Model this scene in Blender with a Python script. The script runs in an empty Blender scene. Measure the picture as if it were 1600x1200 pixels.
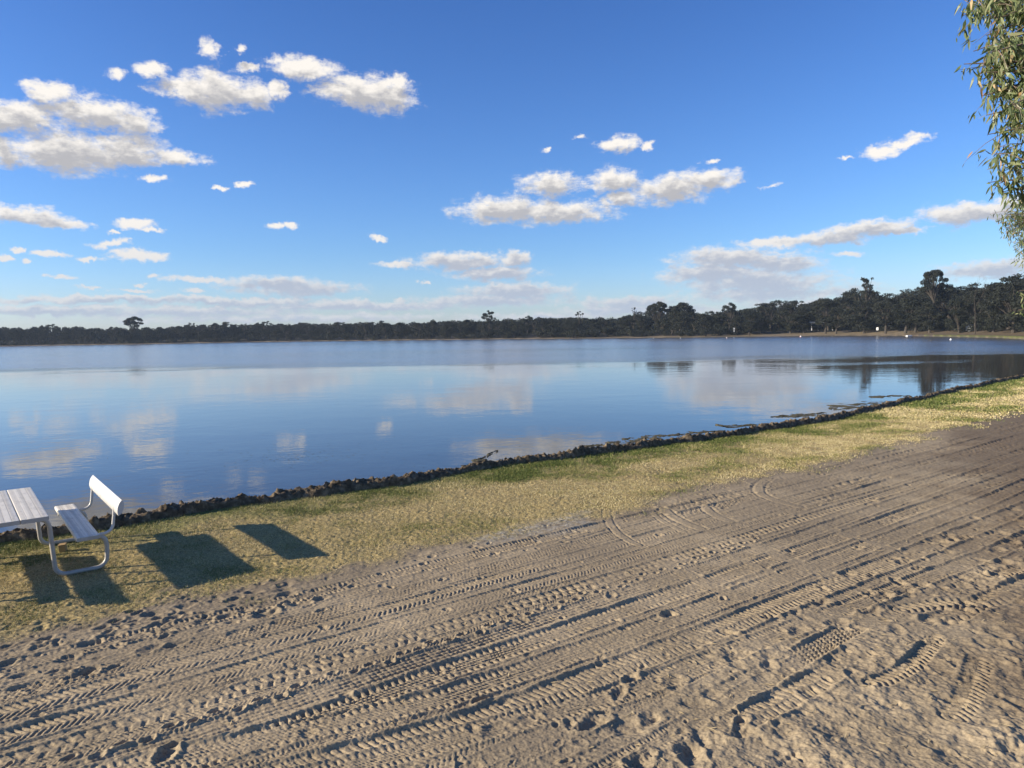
import bpy, math, random
import numpy as np
from mathutils import Vector, Matrix, Quaternion

scene = bpy.context.scene
COL = scene.collection
R = math.radians

# ---------------------------------------------------------------- camera
CAM_H = 2.61
F_PX = 1109.0            # focal length in pixels of a 1600 wide frame
PITCH = math.atan(82.4 / F_PX)
ROLL = R(1.03)
cd = bpy.data.cameras.new("camera")
cam = bpy.data.objects.new("camera", cd)
COL.objects.link(cam)
cd.sensor_fit = 'HORIZONTAL'
cd.sensor_width = 36.0
cd.lens = 36.0 * F_PX / 1600.0
cd.clip_start = 0.05
cd.clip_end = 20000
cam.location = (0, 0, CAM_H)
cam.rotation_euler = (Matrix.Rotation(R(90) - PITCH, 3, 'X') @ Matrix.Rotation(-ROLL, 3, 'Z')).to_euler()
scene.camera = cam


def ray(x, y):
    """direction seen by the camera at a photo position, used to survey the place"""
    a = (x - 800) / F_PX
    b = (600 - y) / F_PX
    a2 = a * math.cos(ROLL) + b * math.sin(ROLL)
    b2 = -a * math.sin(ROLL) + b * math.cos(ROLL)
    return Vector((a2, math.cos(PITCH) + b2 * math.sin(PITCH), -math.sin(PITCH) + b2 * math.cos(PITCH)))


def on_level(x, y, z=0.0):
    d = ray(x, y)
    t = (z - CAM_H) / d.z
    return Vector((d.x * t, d.y * t, z))


def at_dist(x, y, dist):
    d = ray(x, y)
    t = dist / math.hypot(d.x, d.y)
    return Vector((d.x * t, d.y * t, CAM_H + d.z * t))


# ---------------------------------------------------------------- view and light
scene.view_settings.view_transform = 'Standard'
scene.view_settings.look = 'None'
scene.view_settings.gamma = 1.0
scene.view_settings.exposure = 1.0
SUN_EL = R(19.5)
SUN_VEC = Vector((-1.0, -0.17, 0)).normalized() * math.cos(SUN_EL) + Vector((0, 0, math.sin(SUN_EL)))
sl = bpy.data.lights.new("sun", 'SUN')
sl.energy = 4.4
sl.angle = R(0.5)
sl.color = (1.0, 0.88, 0.70)
sun = bpy.data.objects.new("sun", sl)
COL.objects.link(sun)
sun.rotation_euler = SUN_VEC.to_track_quat('Z', 'Y').to_euler()

# ---------------------------------------------------------------- world: sky and clouds
world = bpy.data.worlds.new("World")
scene.world = world
world.use_nodes = True
nt = world.node_tree
nt.nodes.clear()


class N:
    """small node-building helper"""
    def __init__(self, tree):
        self.t = tree

    def new(self, typ, **kw):
        n = self.t.nodes.new(typ)
        for k, v in kw.items():
            setattr(n, k, v)
        return n

    def put(self, sock, v):
        if isinstance(v, bpy.types.NodeSocket):
            self.t.links.new(v, sock)
        elif v is not None:
            sock.default_value = v

    def math(self, op, a, b=None, c=None, clamp=False):
        n = self.new('ShaderNodeMath', operation=op, use_clamp=clamp)
        self.put(n.inputs[0], a)
        self.put(n.inputs[1], b)
        if c is not None:
            self.put(n.inputs[2], c)
        return n.outputs[0]

    def vmath(self, op, a, b=None, c=None, out=0):
        n = self.new('ShaderNodeVectorMath', operation=op)
        self.put(n.inputs[0], a)
        if b is not None:
            self.put(n.inputs[1], b)
        if c is not None:
            self.put(n.inputs[2], c)
        return n.outputs[out]

    def mix(self, f, a, b, blend='MIX'):
        n = self.new('ShaderNodeMix', data_type='RGBA', blend_type=blend)
        self.put(n.inputs[0], f)
        self.put(n.inputs[6], a)
        self.put(n.inputs[7], b)
        return n.outputs[2]

    def noise(self, vec, scale, detail=4, rough=0.55, dist=0.0, out=0, dim='3D'):
        n = self.new('ShaderNodeTexNoise', noise_dimensions=dim)
        self.put(n.inputs['Vector'], vec)
        n.inputs['Scale'].default_value = scale
        n.inputs['Detail'].default_value = detail
        n.inputs['Roughness'].default_value = rough
        n.inputs['Distortion'].default_value = dist
        return n.outputs[out]

    def ramp(self, f, stops):
        n = self.new('ShaderNodeValToRGB')
        self.put(n.inputs[0], f)
        e = n.color_ramp.elements
        while len(e) > 1:
            e.remove(e[0])
        e[0].position = stops[0][0]
        e[0].color = stops[0][1]
        for p, c in stops[1:]:
            q = e.new(p)
            q.color = c
        return n.outputs[0]

    def smooth(self, v, lo, hi, a=0.0, b=1.0):
        n = self.new('ShaderNodeMapRange', interpolation_type='SMOOTHSTEP')
        self.put(n.inputs[0], v)
        self.put(n.inputs[1], lo)
        self.put(n.inputs[2], hi)
        self.put(n.inputs[3], a)
        self.put(n.inputs[4], b)
        return n.outputs[0]

    def lin(self, v, lo, hi, a=0.0, b=1.0):
        n = self.new('ShaderNodeMapRange')
        self.put(n.inputs[0], v)
        self.put(n.inputs[1], lo)
        self.put(n.inputs[2], hi)
        self.put(n.inputs[3], a)
        self.put(n.inputs[4], b)
        return n.outputs[0]


w = N(nt)
sky = w.new('ShaderNodeTexSky', sky_type='NISHITA')
sky.sun_disc = False
sky.sun_elevation = SUN_EL
sky.sun_rotation = math.atan2(SUN_VEC.x, SUN_VEC.y)
sky.altitude = 100
sky.air_density = 1.0
sky.dust_density = 0.6
sky.ozone_density = 2.2
tc = w.new('ShaderNodeTexCoord')
sep = w.new('ShaderNodeSeparateXYZ')
nt.links.new(tc.outputs['Generated'], sep.inputs[0])
azn = w.math('MULTIPLY', w.math('ARCTAN2', sep.outputs[0], sep.outputs[1]), 57.2958)
eln = w.math('MULTIPLY', w.math('ARCSINE', sep.outputs[2]), 57.2958)
comb = w.new('ShaderNodeCombineXYZ')
w.put(comb.inputs[0], azn)
w.put(comb.inputs[1], eln)
P0 = comb.outputs[0]
# cumulus positions: photo x, y, half width, half height, thinness
CLOUDS = [
    (75, 143, 46, 17, 0), (40, 180, 62, 24, 0), (150, 178, 84, 28, 0), (212, 192, 40, 25, 0),
    (100, 237, 118, 36, 0), (195, 235, 72, 28, 0), (275, 247, 46, 13, 0), (8, 240, 30, 24, 0), (0, 185, 40, 28, 0),
    (177, 117, 22, 12, .15), (240, 110, 30, 15, .1), (325, 75, 22, 17, .1), (378, 76, 16, 12, .3), (385, 104, 20, 9, .15),
    (240, 280, 26, 7, .15), (345, 295, 14, 5, .2), (382, 289, 18, 6, .1),
    (338, 142, 64, 34, 0), (290, 140, 56, 17, 0), (398, 148, 34, 24, 0), (434, 138, 18, 16, .1),
    (478, 108, 58, 19, 0), (430, 95, 34, 14, .4), (560, 142, 70, 28, 0), (600, 150, 48, 30, 0), (618, 128, 22, 14, .1),
    (38, 337, 66, 15, 0), (90, 347, 52, 9, 0), (208, 351, 32, 10, 0), (235, 361, 22, 5, .1), (178, 361, 11, 4, .1),
    (175, 380, 34, 7, 0), (8, 404, 14, 6, .1), (30, 393, 11, 5, .1), (41, 408, 11, 5, .1),
    (78, 396, 28, 6, .05), (140, 403, 24, 5, .05), (222, 399, 52, 9, 0), (97, 433, 24, 5, .1), (240, 430, 15, 5, .15),
    (215, 443, 18, 4, .2), (142, 449, 28, 4, .25), (215, 453, 44, 4, .25), (308, 436, 58, 6, .05), (306, 455, 26, 5, .15),
    (430, 444, 88, 13, 0), (475, 452, 90, 13, 0), (427, 353, 14, 6, 0), (453, 354, 14, 6, 0), (592, 371, 12, 6, .1),
    (625, 411, 44, 7, .15), (718, 408, 82, 16, 0), (800, 404, 34, 12, .02), (775, 426, 72, 14, .03),
    (665, 441, 8, 5, .2), (627, 470, 16, 5, .15),
    (785, 328, 76, 22, 0), (868, 332, 92, 19, 0), (858, 288, 48, 21, 0),
    (958, 284, 44, 20, 0), (975, 310, 32, 15, .05), (1045, 296, 66, 24, 0), (1108, 281, 50, 19, 0),
    (967, 226, 32, 14, 0), (1010, 229, 13, 9, .15), (1108, 249, 20, 6, .35), (850, 232, 14, 6, .45), (905, 215, 22, 8, .5), (1200, 292, 30, 5, .5),
    (1372, 238, 38, 10, .05), (1405, 226, 40, 10, .05), (1436, 213, 30, 8, .2), (1318, 250, 14, 4, .4),
    (1510, 333, 82, 19, 0), (1560, 328, 40, 17, 0),
    (1215, 379, 70, 9, .03), (1300, 372, 80, 12, 0), (1358, 358, 80, 14, 0), (1412, 361, 42, 7, .1),
    (1135, 402, 86, 18, 0), (1115, 427, 92, 20, .02), (1205, 412, 80, 22, .05), (1180, 440, 140, 22, .03),
    (1205, 458, 170, 17, .1), (1330, 398, 44, 8, .4), (1555, 420, 100, 17, 0),
    (800, 455, 90, 15, 0), (770, 470, 140, 12, .05), (985, 473, 95, 11, .02), (1010, 484, 170, 11, .08),
    (180, 468, 175, 7, 0), (370, 471, 160, 8, .02), (560, 479, 230, 9, .06), (80, 485, 200, 9, .02), (280, 487, 240, 9, .05),
    (20, 470, 50, 7, .15), (450, 497, 420, 10, .35), (870, 494, 260, 8, .35), (1250, 475, 180, 9, .35),
]


def az_el(x, y):
    d = ray(x, y).normalized()
    return math.degrees(math.atan2(d.x, d.y)), math.degrees(math.asin(d.z))


wn = w.noise(P0, 0.55, 6, 0.65, out=1)
warp = w.vmath('MULTIPLY_ADD', wn, (2.6, 1.3, 0), (-1.3, -0.65, 0))
wn2 = w.noise(P0, 2.6, 4, 0.6, out=1)
warp2 = w.vmath('MULTIPLY_ADD', wn2, (0.6, 0.4, 0), (-0.3, -0.2, 0))
P1 = w.vmath('ADD', w.vmath('ADD', P0, warp), warp2)


def field(vec, lst):
    acc = None
    for (x, y, rx, ry, th) in lst:
        a0, e0 = az_el(x, y)
        a1, _ = az_el(x + rx, y)
        _, e1 = az_el(x, y - ry)
        ia, ie = 1 / abs(a1 - a0), 1 / abs(e1 - e0)
        q = w.vmath('MULTIPLY_ADD', vec, (ia, ie, 0), (-a0 * ia, -e0 * ie, 0))
        L = w.vmath('LENGTH', q, out=1)
        if th:
            L = w.math('ADD', L, th)
        acc = L if acc is None else w.math('MINIMUM', acc, L)
    return w.math('SUBTRACT', 1.0, acc)


f1 = field(P1, CLOUDS)
shf = w.new('ShaderNodeCombineXYZ')
w.put(shf.inputs[0], -0.25)
w.put(shf.inputs[1], w.math('MULTIPLY_ADD', w.math('MAXIMUM', eln, 0.0), 0.045, 0.14))
P2 = w.vmath('ADD', P1, shf.outputs[0])
f2 = field(P2, [c for c in CLOUDS if c[3] >= 11 or c[2] > 75])
squash = w.vmath('MULTIPLY', P0, (1, 1.9, 1))
n1 = w.noise(squash, 0.75, 9, 0.66)
n2 = w.noise(w.vmath('ADD', squash, (-0.3, 0.9, 0)), 0.75, 6, 0.62)
dens = w.math('MULTIPLY_ADD', w.math('SUBTRACT', n1, 0.5), 2.0, f1)
mask = w.smooth(dens, -0.26, 0.54)
mask = w.math('MULTIPLY', mask, w.smooth(f1, -0.60, -0.05))
above = w.smooth(w.math('MULTIPLY_ADD', w.math('SUBTRACT', n2, 0.5), 2.4, f2), -0.35, 0.75)
lowfade = w.smooth(eln, 1.0, 11.0)
bright = w.mix(lowfade, (0.37, 0.365, 0.37, 1), (0.52, 0.49, 0.45, 1))
grey = w.mix(lowfade, (0.235, 0.26, 0.32, 1), (0.255, 0.25, 0.255, 1))
ccol = w.mix(above, bright, grey)
skyc = w.mix(1.0, sky.outputs[0], (0.1, 0.1, 0.1, 1), 'MULTIPLY')
hs = w.new('ShaderNodeHueSaturation')
hs.inputs['Saturation'].default_value = 1.15
nt.links.new(skyc, hs.inputs['Color'])
air = w.mix(w.smooth(eln, -1.0, 7.0), (0.64, 0.73, 1.08, 1), (0.49, 0.66, 0.97, 1))
air = w.mix(w.smooth(eln, 8.0, 30.0), air, (0.40, 0.56, 0.90, 1))
skyf = w.mix(1.0, hs.outputs[0], air, 'MULTIPLY')
mask = w.math('MULTIPLY', mask, w.lin(eln, 0.0, 6.0, 0.80, 0.97))
final = w.mix(mask, skyf, ccol)
bg = w.new('ShaderNodeBackground')
nt.links.new(final, bg.inputs[0])
bg.inputs[1].default_value = 1.0
wo = w.new('ShaderNodeOutputWorld')
nt.links.new(bg.outputs[0], wo.inputs[0])
world.cycles.sampling_method = 'MANUAL'
world.cycles.sample_map_resolution = 512

# ---------------------------------------------------------------- helpers


def tag(o, label=None, cat=None, group=None, kind=None):
    if label:
        o['label'] = label
    if cat:
        o['category'] = cat
    if group:
        o['group'] = group
    if kind:
        o['kind'] = kind
    return o


def np_mesh(name, verts, faces, mat=None, parent=None, smooth=True, attrs=None, loc=None, mat_idx=None, mats=None):
    """verts (n,3), faces (m,k) with one k"""
    verts = np.asarray(verts, dtype=np.float32)
    faces = np.asarray(faces, dtype=np.int32)
    me = bpy.data.meshes.new(name)
    m, k = faces.shape
    me.vertices.add(len(verts))
    me.vertices.foreach_set('co', verts.ravel())
    me.loops.add(m * k)
    me.loops.foreach_set('vertex_index', faces.ravel())
    me.polygons.add(m)
    me.polygons.foreach_set('loop_start', np.arange(0, m * k, k, dtype=np.int32))
    me.polygons.foreach_set('use_smooth', np.full(m, smooth, dtype=bool))
    for an, (dt, arr) in (attrs or {}).items():
        a = me.attributes.new(an, dt, 'POINT')
        arr = np.asarray(arr, dtype=np.float32)
        a.data.foreach_set('color' if dt == 'FLOAT_COLOR' else 'value', arr.ravel())
    me.update(calc_edges=True)
    if mat:
        me.materials.append(mat)
    o = bpy.data.objects.new(name, me)
    COL.objects.link(o)
    if parent:
        o.parent = parent
    if loc is not None:
        o.location = loc
    return o


def empty(name, loc=(0, 0, 0), rz=0):
    o = bpy.data.objects.new(name, None)
    COL.objects.link(o)
    o.location = loc
    o.rotation_euler = (0, 0, rz)
    o.empty_display_size = 0.3
    return o


class MB:
    """collects polygons, linked as one mesh object"""
    def __init__(self):
        self.v = []
        self.f = []

    def tube(self, pts, rad, n=10, cap=True):
        pts = [Vector(p) for p in pts]
        if not hasattr(rad, '__len__'):
            rad = [rad] * len(pts)
        t = (pts[1] - pts[0]).normalized()
        up = Vector((0, 0, 1)) if abs(t.z) < 0.9 else Vector((1, 0, 0))
        u = t.cross(up).normalized()
        base = len(self.v)
        for i, p in enumerate(pts):
            if i == 0:
                tt = pts[1] - pts[0]
            elif i == len(pts) - 1:
                tt = pts[-1] - pts[-2]
            else:
                tt = (pts[i + 1] - pts[i]).normalized() + (pts[i] - pts[i - 1]).normalized()
            tt.normalize()
            u = (u - tt * u.dot(tt))
            if u.length < 1e-5:
                u = tt.orthogonal()
            u.normalize()
            b = tt.cross(u)
            for k in range(n):
                a = 2 * math.pi * k / n
                self.v.append(tuple(p + (u * math.cos(a) + b * math.sin(a)) * rad[i]))
        for i in range(len(pts) - 1):
            for k in range(n):
                a = base + i * n + k
                b2 = base + i * n + (k + 1) % n
                self.f.append((a, b2, b2 + n, a + n))
        if cap:
            self.f.append(tuple(base + k for k in range(n))[::-1])
            e = base + (len(pts) - 1) * n
            self.f.append(tuple(e + k for k in range(n)))
        return self

    def prism(self, prof, a, b, axis='y'):
        """prof in (u, z), swept between a and b along y (or x)"""
        base = len(self.v)
        n = len(prof)
        for t in (a, b):
            for (p, q) in prof:
                self.v.append((p, t, q) if axis == 'y' else (t, p, q))
        for k in range(n):
            self.f.append((base + k, base + (k + 1) % n, base + n + (k + 1) % n, base + n + k))
        self.f.append(tuple(base + k for k in range(n))[::-1])
        self.f.append(tuple(base + n + k for k in range(n)))
        return self

    def box(self, c, s, rz=0):
        base = len(self.v)
        cz, sz = math.cos(rz), math.sin(rz)
        for dz in (-.5, .5):
            for dx, dy in ((-.5, -.5), (.5, -.5), (.5, .5), (-.5, .5)):
                x, y = dx * s[0], dy * s[1]
                self.v.append((c[0] + x * cz - y * sz, c[1] + x * sz + y * cz, c[2] + dz * s[2]))
        for q in ((0, 3, 2, 1), (4, 5, 6, 7), (0, 1, 5, 4), (1, 2, 6, 5), (2, 3, 7, 6), (3, 0, 4, 7)):
            self.f.append(tuple(base + i for i in q))
        return self

    def build(self, name, mat, parent=None, smooth=False, bevel=0, loc=None, angle=35):
        me = bpy.data.meshes.new(name)
        me.from_pydata(self.v, [], self.f)
        me.update()
        me.materials.append(mat)
        o = bpy.data.objects.new(name, me)
        COL.objects.link(o)
        if parent:
            o.parent = parent
        if loc is not None:
            o.location = loc
        if bevel:
            m = o.modifiers.new('bevel', 'BEVEL')
            m.width = bevel
            m.segments = 2
            m.limit_method = 'ANGLE'
        if smooth:
            for p in me.polygons:
                p.use_smooth = True
            me.set_sharp_from_angle(angle=R(angle))
        return o


def new_mat(name):
    m = bpy.data.materials.new(name)
    m.use_nodes = True
    m.node_tree.nodes.clear()
    n = N(m.node_tree)
    out = n.new('ShaderNodeOutputMaterial')
    return m, n, out


def principled(n, out, col, rough=0.8, normal=None, metal=0.0, spec=None):
    b = n.new('ShaderNodeBsdfPrincipled')
    n.put(b.inputs['Base Color'], col)
    n.put(b.inputs['Roughness'], rough)
    n.put(b.inputs['Metallic'], metal)
    if spec is not None:
        b.inputs['Specular IOR Level'].default_value = spec
    if normal is not None:
        n.put(b.inputs['Normal'], normal)
    n.t.links.new(b.outputs[0], out.inputs[0])
    return b


def bump(n, h, strength=0.5, dist=0.01):
    b = n.new('ShaderNodeBump')
    b.inputs['Strength'].default_value = strength
    b.inputs['Distance'].default_value = dist
    n.put(b.inputs['Height'], h)
    return b.outputs[0]


# numpy noise
def vnoise(x, y, seed=0):
    xi = np.floor(x).astype(np.int64)
    yi = np.floor(y).astype(np.int64)
    fx = x - xi
    fy = y - yi
    fx = fx * fx * fx * (fx * (fx * 6 - 15) + 10)
    fy = fy * fy * fy * (fy * (fy * 6 - 15) + 10)

    def h(a, b):
        v = (a * 374761393 + b * 668265263 + seed * 974634777) & 0xFFFFFFFF
        v = ((v ^ (v >> 13)) * 1274126177) & 0xFFFFFFFF
        v = (v ^ (v >> 16)) & 0xFFFFFF
        return v / float(0xFFFFFF)
    a = h(xi, yi)
    b = h(xi + 1, yi)
    c = h(xi, yi + 1)
    d = h(xi + 1, yi + 1)
    return (a * (1 - fx) + b * fx) * (1 - fy) + (c * (1 - fx) + d * fx) * fy - 0.5


def fbm(x, y, seed=0, octv=4, gain=0.5):
    r = 0
    a = 1.0
    for i in range(octv):
        r = r + a * vnoise(x, y, seed + i * 17)
        x = x * 2.03 + 11.7
        y = y * 2.03 - 5.3
        a *= gain
    return r


def sstep(x, a, b):
    t = np.clip((x - a) / (b - a), 0, 1)
    return t * t * (3 - 2 * t)


# ---------------------------------------------------------------- the lay of the land
# s runs along the near shore, n away from the camera across it
SX, SY = 0.8, 0.6
SHORE_S = [-300, -60, -10, 0.1, 1.6, 3.3, 5.5, 8.4, 11.5, 14.6, 18.9, 23.9, 30.4, 39.3, 60, 100, 130, 156, 400]
SHORE_N = [60, 20, 11.6, 11.35, 11.3, 11.2, 11.05, 11.15, 10.7, 10.45, 10.45, 10.9, 11.6, 12.2, 14.5, 24, 36, 52, 300]
FAR_AZ = [-180, -120, -90, -60, -35.8, -28.3, -19.7, -5, 5.3, 15, 24.4, 30.5, 35.8, 41, 60, 180]
FAR_R = [700, 700, 650, 560, 450, 390, 367, 285, 251, 231, 227, 195, 164, 120, 60, 60]
WATER_Z = -0.35


def to_sn(x, y):
    return SX * x + SY * y, -SY * x + SX * y


def from_sn(s, n):
    return SX * s - SY * n, SY * s + SX * n


def shore_n(s):
    return np.interp(s, SHORE_S, SHORE_N) + 0.16 * vnoise(s * 0.9, s * 0 + 3.1, 5) + 0.10 * vnoise(s * 2.3, s * 0 + 7.7, 6)


def far_r(az):
    return np.interp(az, FAR_AZ, FAR_R) * (1 + 0.012 * vnoise(az * 0.5, az * 0, 77))


def grass_mask(s, n):
    edge = np.interp(s, [-10, 0, 2.3, 4.2, 7.0, 10.8, 15, 20, 24, 60], [8.0, 7.5, 7.05, 7.15, 7.05, 6.95, 6.85, 7.2, 7.3, 7.5])
    nz = 0.55 * fbm(s * 0.55, n * 1.2, 31, 4) + 0.35 * fbm(s * 2.5, n * 3.0, 32, 3)
    return sstep(n + nz, edge - 0.25, edge + 0.85)


def base_height(x, y):
    s, n = to_sn(x, y)
    r = np.hypot(x, y)
    az = np.degrees(np.arctan2(x, y))
    dn = shore_n(s) - n                       # > 0 on the near land
    df = r - far_r(az)                        # > 0 on the far land
    near = np.where(dn > 0, 0.0, 0.0)
    bed = WATER_Z - 0.10 - np.clip(-dn, 0, 60) * 0.035
    t = sstep(dn, -0.22, 0.10)
    hn = bed * (1 - t) + near * t
    hf = np.where(df > 0, WATER_Z + 0.02 + 1.15 * sstep(df, 0, 26) + 0.006 * np.clip(df, 0, 400), WATER_Z + df * 0.035)
    h = np.where(df > -30, np.maximum(np.maximum(hf, -2.4), np.where(dn > -0.3, hn, -2.4)), np.maximum(hn, -2.4))
    return h


# ---------------------------------------------------------------- ground: one sheet, finely modelled where it is trodden
rr = [0.02, 0.3, 0.7, 1.2, 1.7, 2.2, 2.6, 2.9, 3.2, 3.4]
r = 3.5
while r < 60:
    rr.append(r)
    r += max(r * r / CAM_H * 0.00060, 0.0055)
while r < 1500:
    rr.append(r)
    r *= 1.02 if r < 900 else 1.12
rr = np.array(rr)
cc = np.concatenate([np.arange(-180, -46, 3.0), np.arange(-46, 46, 0.075), np.arange(46, 180, 3.0)])
cc_r = np.radians(cc)
NR, NC = len(rr), len(cc)
X = rr[:, None] * np.sin(cc_r)[None, :]
Y = rr[:, None] * np.cos(cc_r)[None, :]
S, Nn = to_sn(X, Y)
Z = base_height(X, Y)
nearmask = (rr < 75)[:, None] & (np.abs(cc) < 50)[None, :]
k1 = int(np.searchsorted(rr, 75))
c0, c1 = int(np.searchsorted(cc, -50)), int(np.searchsorted(cc, 50))
xs, ys, ss, ns = X[:k1, c0:c1], Y[:k1, c0:c1], S[:k1, c0:c1], Nn[:k1, c0:c1]
land = sstep(shore_n(ss) - ns, -0.05, 0.25)
G = grass_mask(ss, ns)
rng = random.Random(7)

# sand relief, then tyre tracks laid over it in order
H = 0.020 * fbm(ss * 0.9, ns * 1.6, 1, 4) + 0.008 * fbm(ss * 9, ns * 9, 2, 4, 0.6)
rough_zone = sstep(3.35 + 0.5 * fbm(ss * 0.8, ns * 0.8, 40, 3) - ns, -0.15, 0.5)      # churned sand nearest the house
lump = fbm(ss * 3.2, ns * 3.6, 3, 5, 0.55)
H += rough_zone * (0.060 * lump + 0.026 * np.abs(fbm(ss * 8, ns * 8, 4, 5, 0.6)))
H += 0.012 * sstep(ns, 6.2, 7.3) * (1 - G) * fbm(ss * 6, ns * 8, 9, 4, 0.6)


def tri(x):
    return np.abs((x % 1.0) - 0.5) * 2


def lug(x, duty=0.5, soft=0.12):
    t = tri(x)
    return sstep(t, 1 - duty - soft, 1 - duty + soft)


def track(n_pts, wdt, depth, pitch, kind, seed, strength=1.0, s_rng=(-8, 60), rim=0.012):
    """press one wheel track into the sand: n_pts are (s, n) points of its middle line"""
    global H
    sp, npt = zip(*n_pts)
    nc = np.interp(ss, sp, npt) + 0.05 * vnoise(ss * 0.35, ss * 0 + seed, seed) + 0.008 * vnoise(ss * 3, ss * 0 + seed, seed + 3)
    d = ns - nc
    m = np.abs(d) < wdt * 1.5
    if not m.any():
        return
    dd = d[m]
    s_ = ss[m]
    s_ = s_ + .018 * vnoise(s_ * 5, dd * 9, seed + 21)
    dd = dd + .007 * vnoise(s_ * 16, dd * 16, seed + 22)
    pitch = pitch * .80
    a = np.abs(dd) / (wdt / 2)
    inside = 1 - sstep(a, 0.88, 1.12)
    inside = inside * sstep(s_, s_rng[0], s_rng[0] + 0.6) * (1 - sstep(s_, s_rng[1] - 0.6, s_rng[1]))
    wear = np.clip(0.62 + 1.5 * fbm(s_ * 0.7, dd * 3 + seed, seed + 50, 3), 0.35, 1.0)
    if kind == 'chevron':
        p = lug((s_ + np.abs(dd) * 0.75) / pitch, 0.42) * sstep(a, 0.04, 0.14)
        p = p * (1 - 0.6 * (lug(dd / (wdt / 3.2) + .25, 0.12)))
    elif kind == 'shoulder':
        sh = sstep(a, 0.52, 0.60)
        p = sh * lug(s_ / pitch + np.where(dd > 0, .5, 0), 0.48) + (1 - sh) * (0.55 * lug(dd / (wdt * 0.16), 0.4) + 0.35 * lug((s_ + dd * 0.4) / (pitch * 0.55), 0.35))
    elif kind == 'blocks':
        row = np.floor(dd / (wdt / 5.0))
        p = lug(s_ / pitch + row * 0.5, 0.5) * lug(dd / (wdt / 5.0), 0.72)
    elif kind == 'bars':
        p = lug((s_ + dd * 0.25 * np.sign(dd)) / pitch + np.where(dd > 0, .5, 0), 0.36, 0.10) * sstep(a, 0.06, .15)
    elif kind == 'ribs':
        p = lug(dd / (wdt / 4.5) + .5, 0.5) * 0.8 + 0.25 * lug(s_ / pitch, .4)
    else:
        p = np.zeros_like(dd)
    hrut = -0.35 * depth - depth * p * wear * (.85 + 1.1 * vnoise(s_ / pitch * .9, dd * 18, seed + 23))
    edge = rim * np.exp(-((a - 1.22) / 0.13) ** 2) * (0.6 + 0.8 * (fbm(s_ * 5, dd * 2, seed + 9, 3) + .4))
    old = H[m]
    k = inside * strength
    H[m] = old * (1 - 0.86 * k) + hrut * k + edge * strength * np.where(a > 1, 1, 0) * sstep(s_, s_rng[0], s_rng[0] + 0.6) * (1 - sstep(s_, s_rng[1] - .6, s_rng[1]))


def line(n0, n1=None, n2=None):
    n1 = n0 if n1 is None else n1
    n2 = n1 if n2 is None else n2
    return [(-8, n0), (3, n0), (8, n1), (16, n2), (60, n2 + 0.8)]


kinds = ['chevron', 'shoulder', 'blocks', 'bars', 'ribs', 'shoulder', 'chevron', 'blocks']
# a fine weave of old passes over the whole strip
nn = 3.0
i = 0
while nn < 7.6:
    tl_ = rng.choice([0, 0, 0, 0, .15, -.15, .25])
    track(line(nn - tl_ + rng.uniform(-.05, .05), nn + rng.uniform(-.12, .12), nn + tl_ * 1.3 + rng.uniform(-.2, .2)), rng.uniform(.13, .23), rng.uniform(.008, .014),
          rng.choice([.040, .046, .052, .060, .070]), kinds[i % 8], 100 + i, 0.8, rim=0.007)
    nn += rng.uniform(.11, .19)
    i += 1
# the distinct newer ones
track(line(6.85, 6.72, 6.6), .23, .022, .060, 'shoulder', 201, rim=.014)
track(line(6.30, 6.42, 6.3), .20, .018, .055, 'blocks', 202, rim=.010)
track(line(6.02, 5.98, 5.9), .22, .020, .065, 'chevron', 203, rim=.012)
track(line(5.62, 5.60, 5.55), .21, .018, .058, 'chevron', 204, rim=.010)
track(line(5.28, 5.22, 5.2), .18, .030, .12, 'bars', 205, rim=.012)
track(line(4.86, 4.82, 5.0), .22, .022, .060, 'ribs', 206, rim=.014)
track(line(4.55, 4.48, 4.5), .24, .030, .075, 'shoulder', 207, rim=.016)
track([(-8, 5.6), (0, 4.9), (2.5, 4.25), (5, 4.12), (9, 4.05), (14, 4.1), (60, 6)], .25, .022, .070, 'shoulder', 208, rim=.022)
track([(-8, 5.2), (0, 4.35), (2.5, 3.85), (5, 3.72), (9, 3.60), (14, 3.5), (60, 5)], .26, .026, .070, 'bars', 209, rim=.026)
track([(-8, 5.0), (1, 4.05), (3.5, 3.48), (6, 3.30), (9, 3.05), (14, 2.9), (60, 2)], .22, .024, .055, 'shoulder', 210, rim=.020)
track([(5.5, 2.7), (8, 2.5), (12, 2.1), (20, 1.6)], .24, .034, .12, 'chevron', 211, 0.9, (5.6, 18), rim=.02)
track([(3.5, 2.75), (5, 2.7), (6.6, 2.66)], .22, .036, .085, 'bars', 212, 1.0, (3.6, 5.2), rim=.02)
track([(4.5, 3.0), (6, 3.05), (8, 3.05)], .20, .032, .075, 'blocks', 213, 1.0, (4.8, 6.4), rim=.02)


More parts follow.
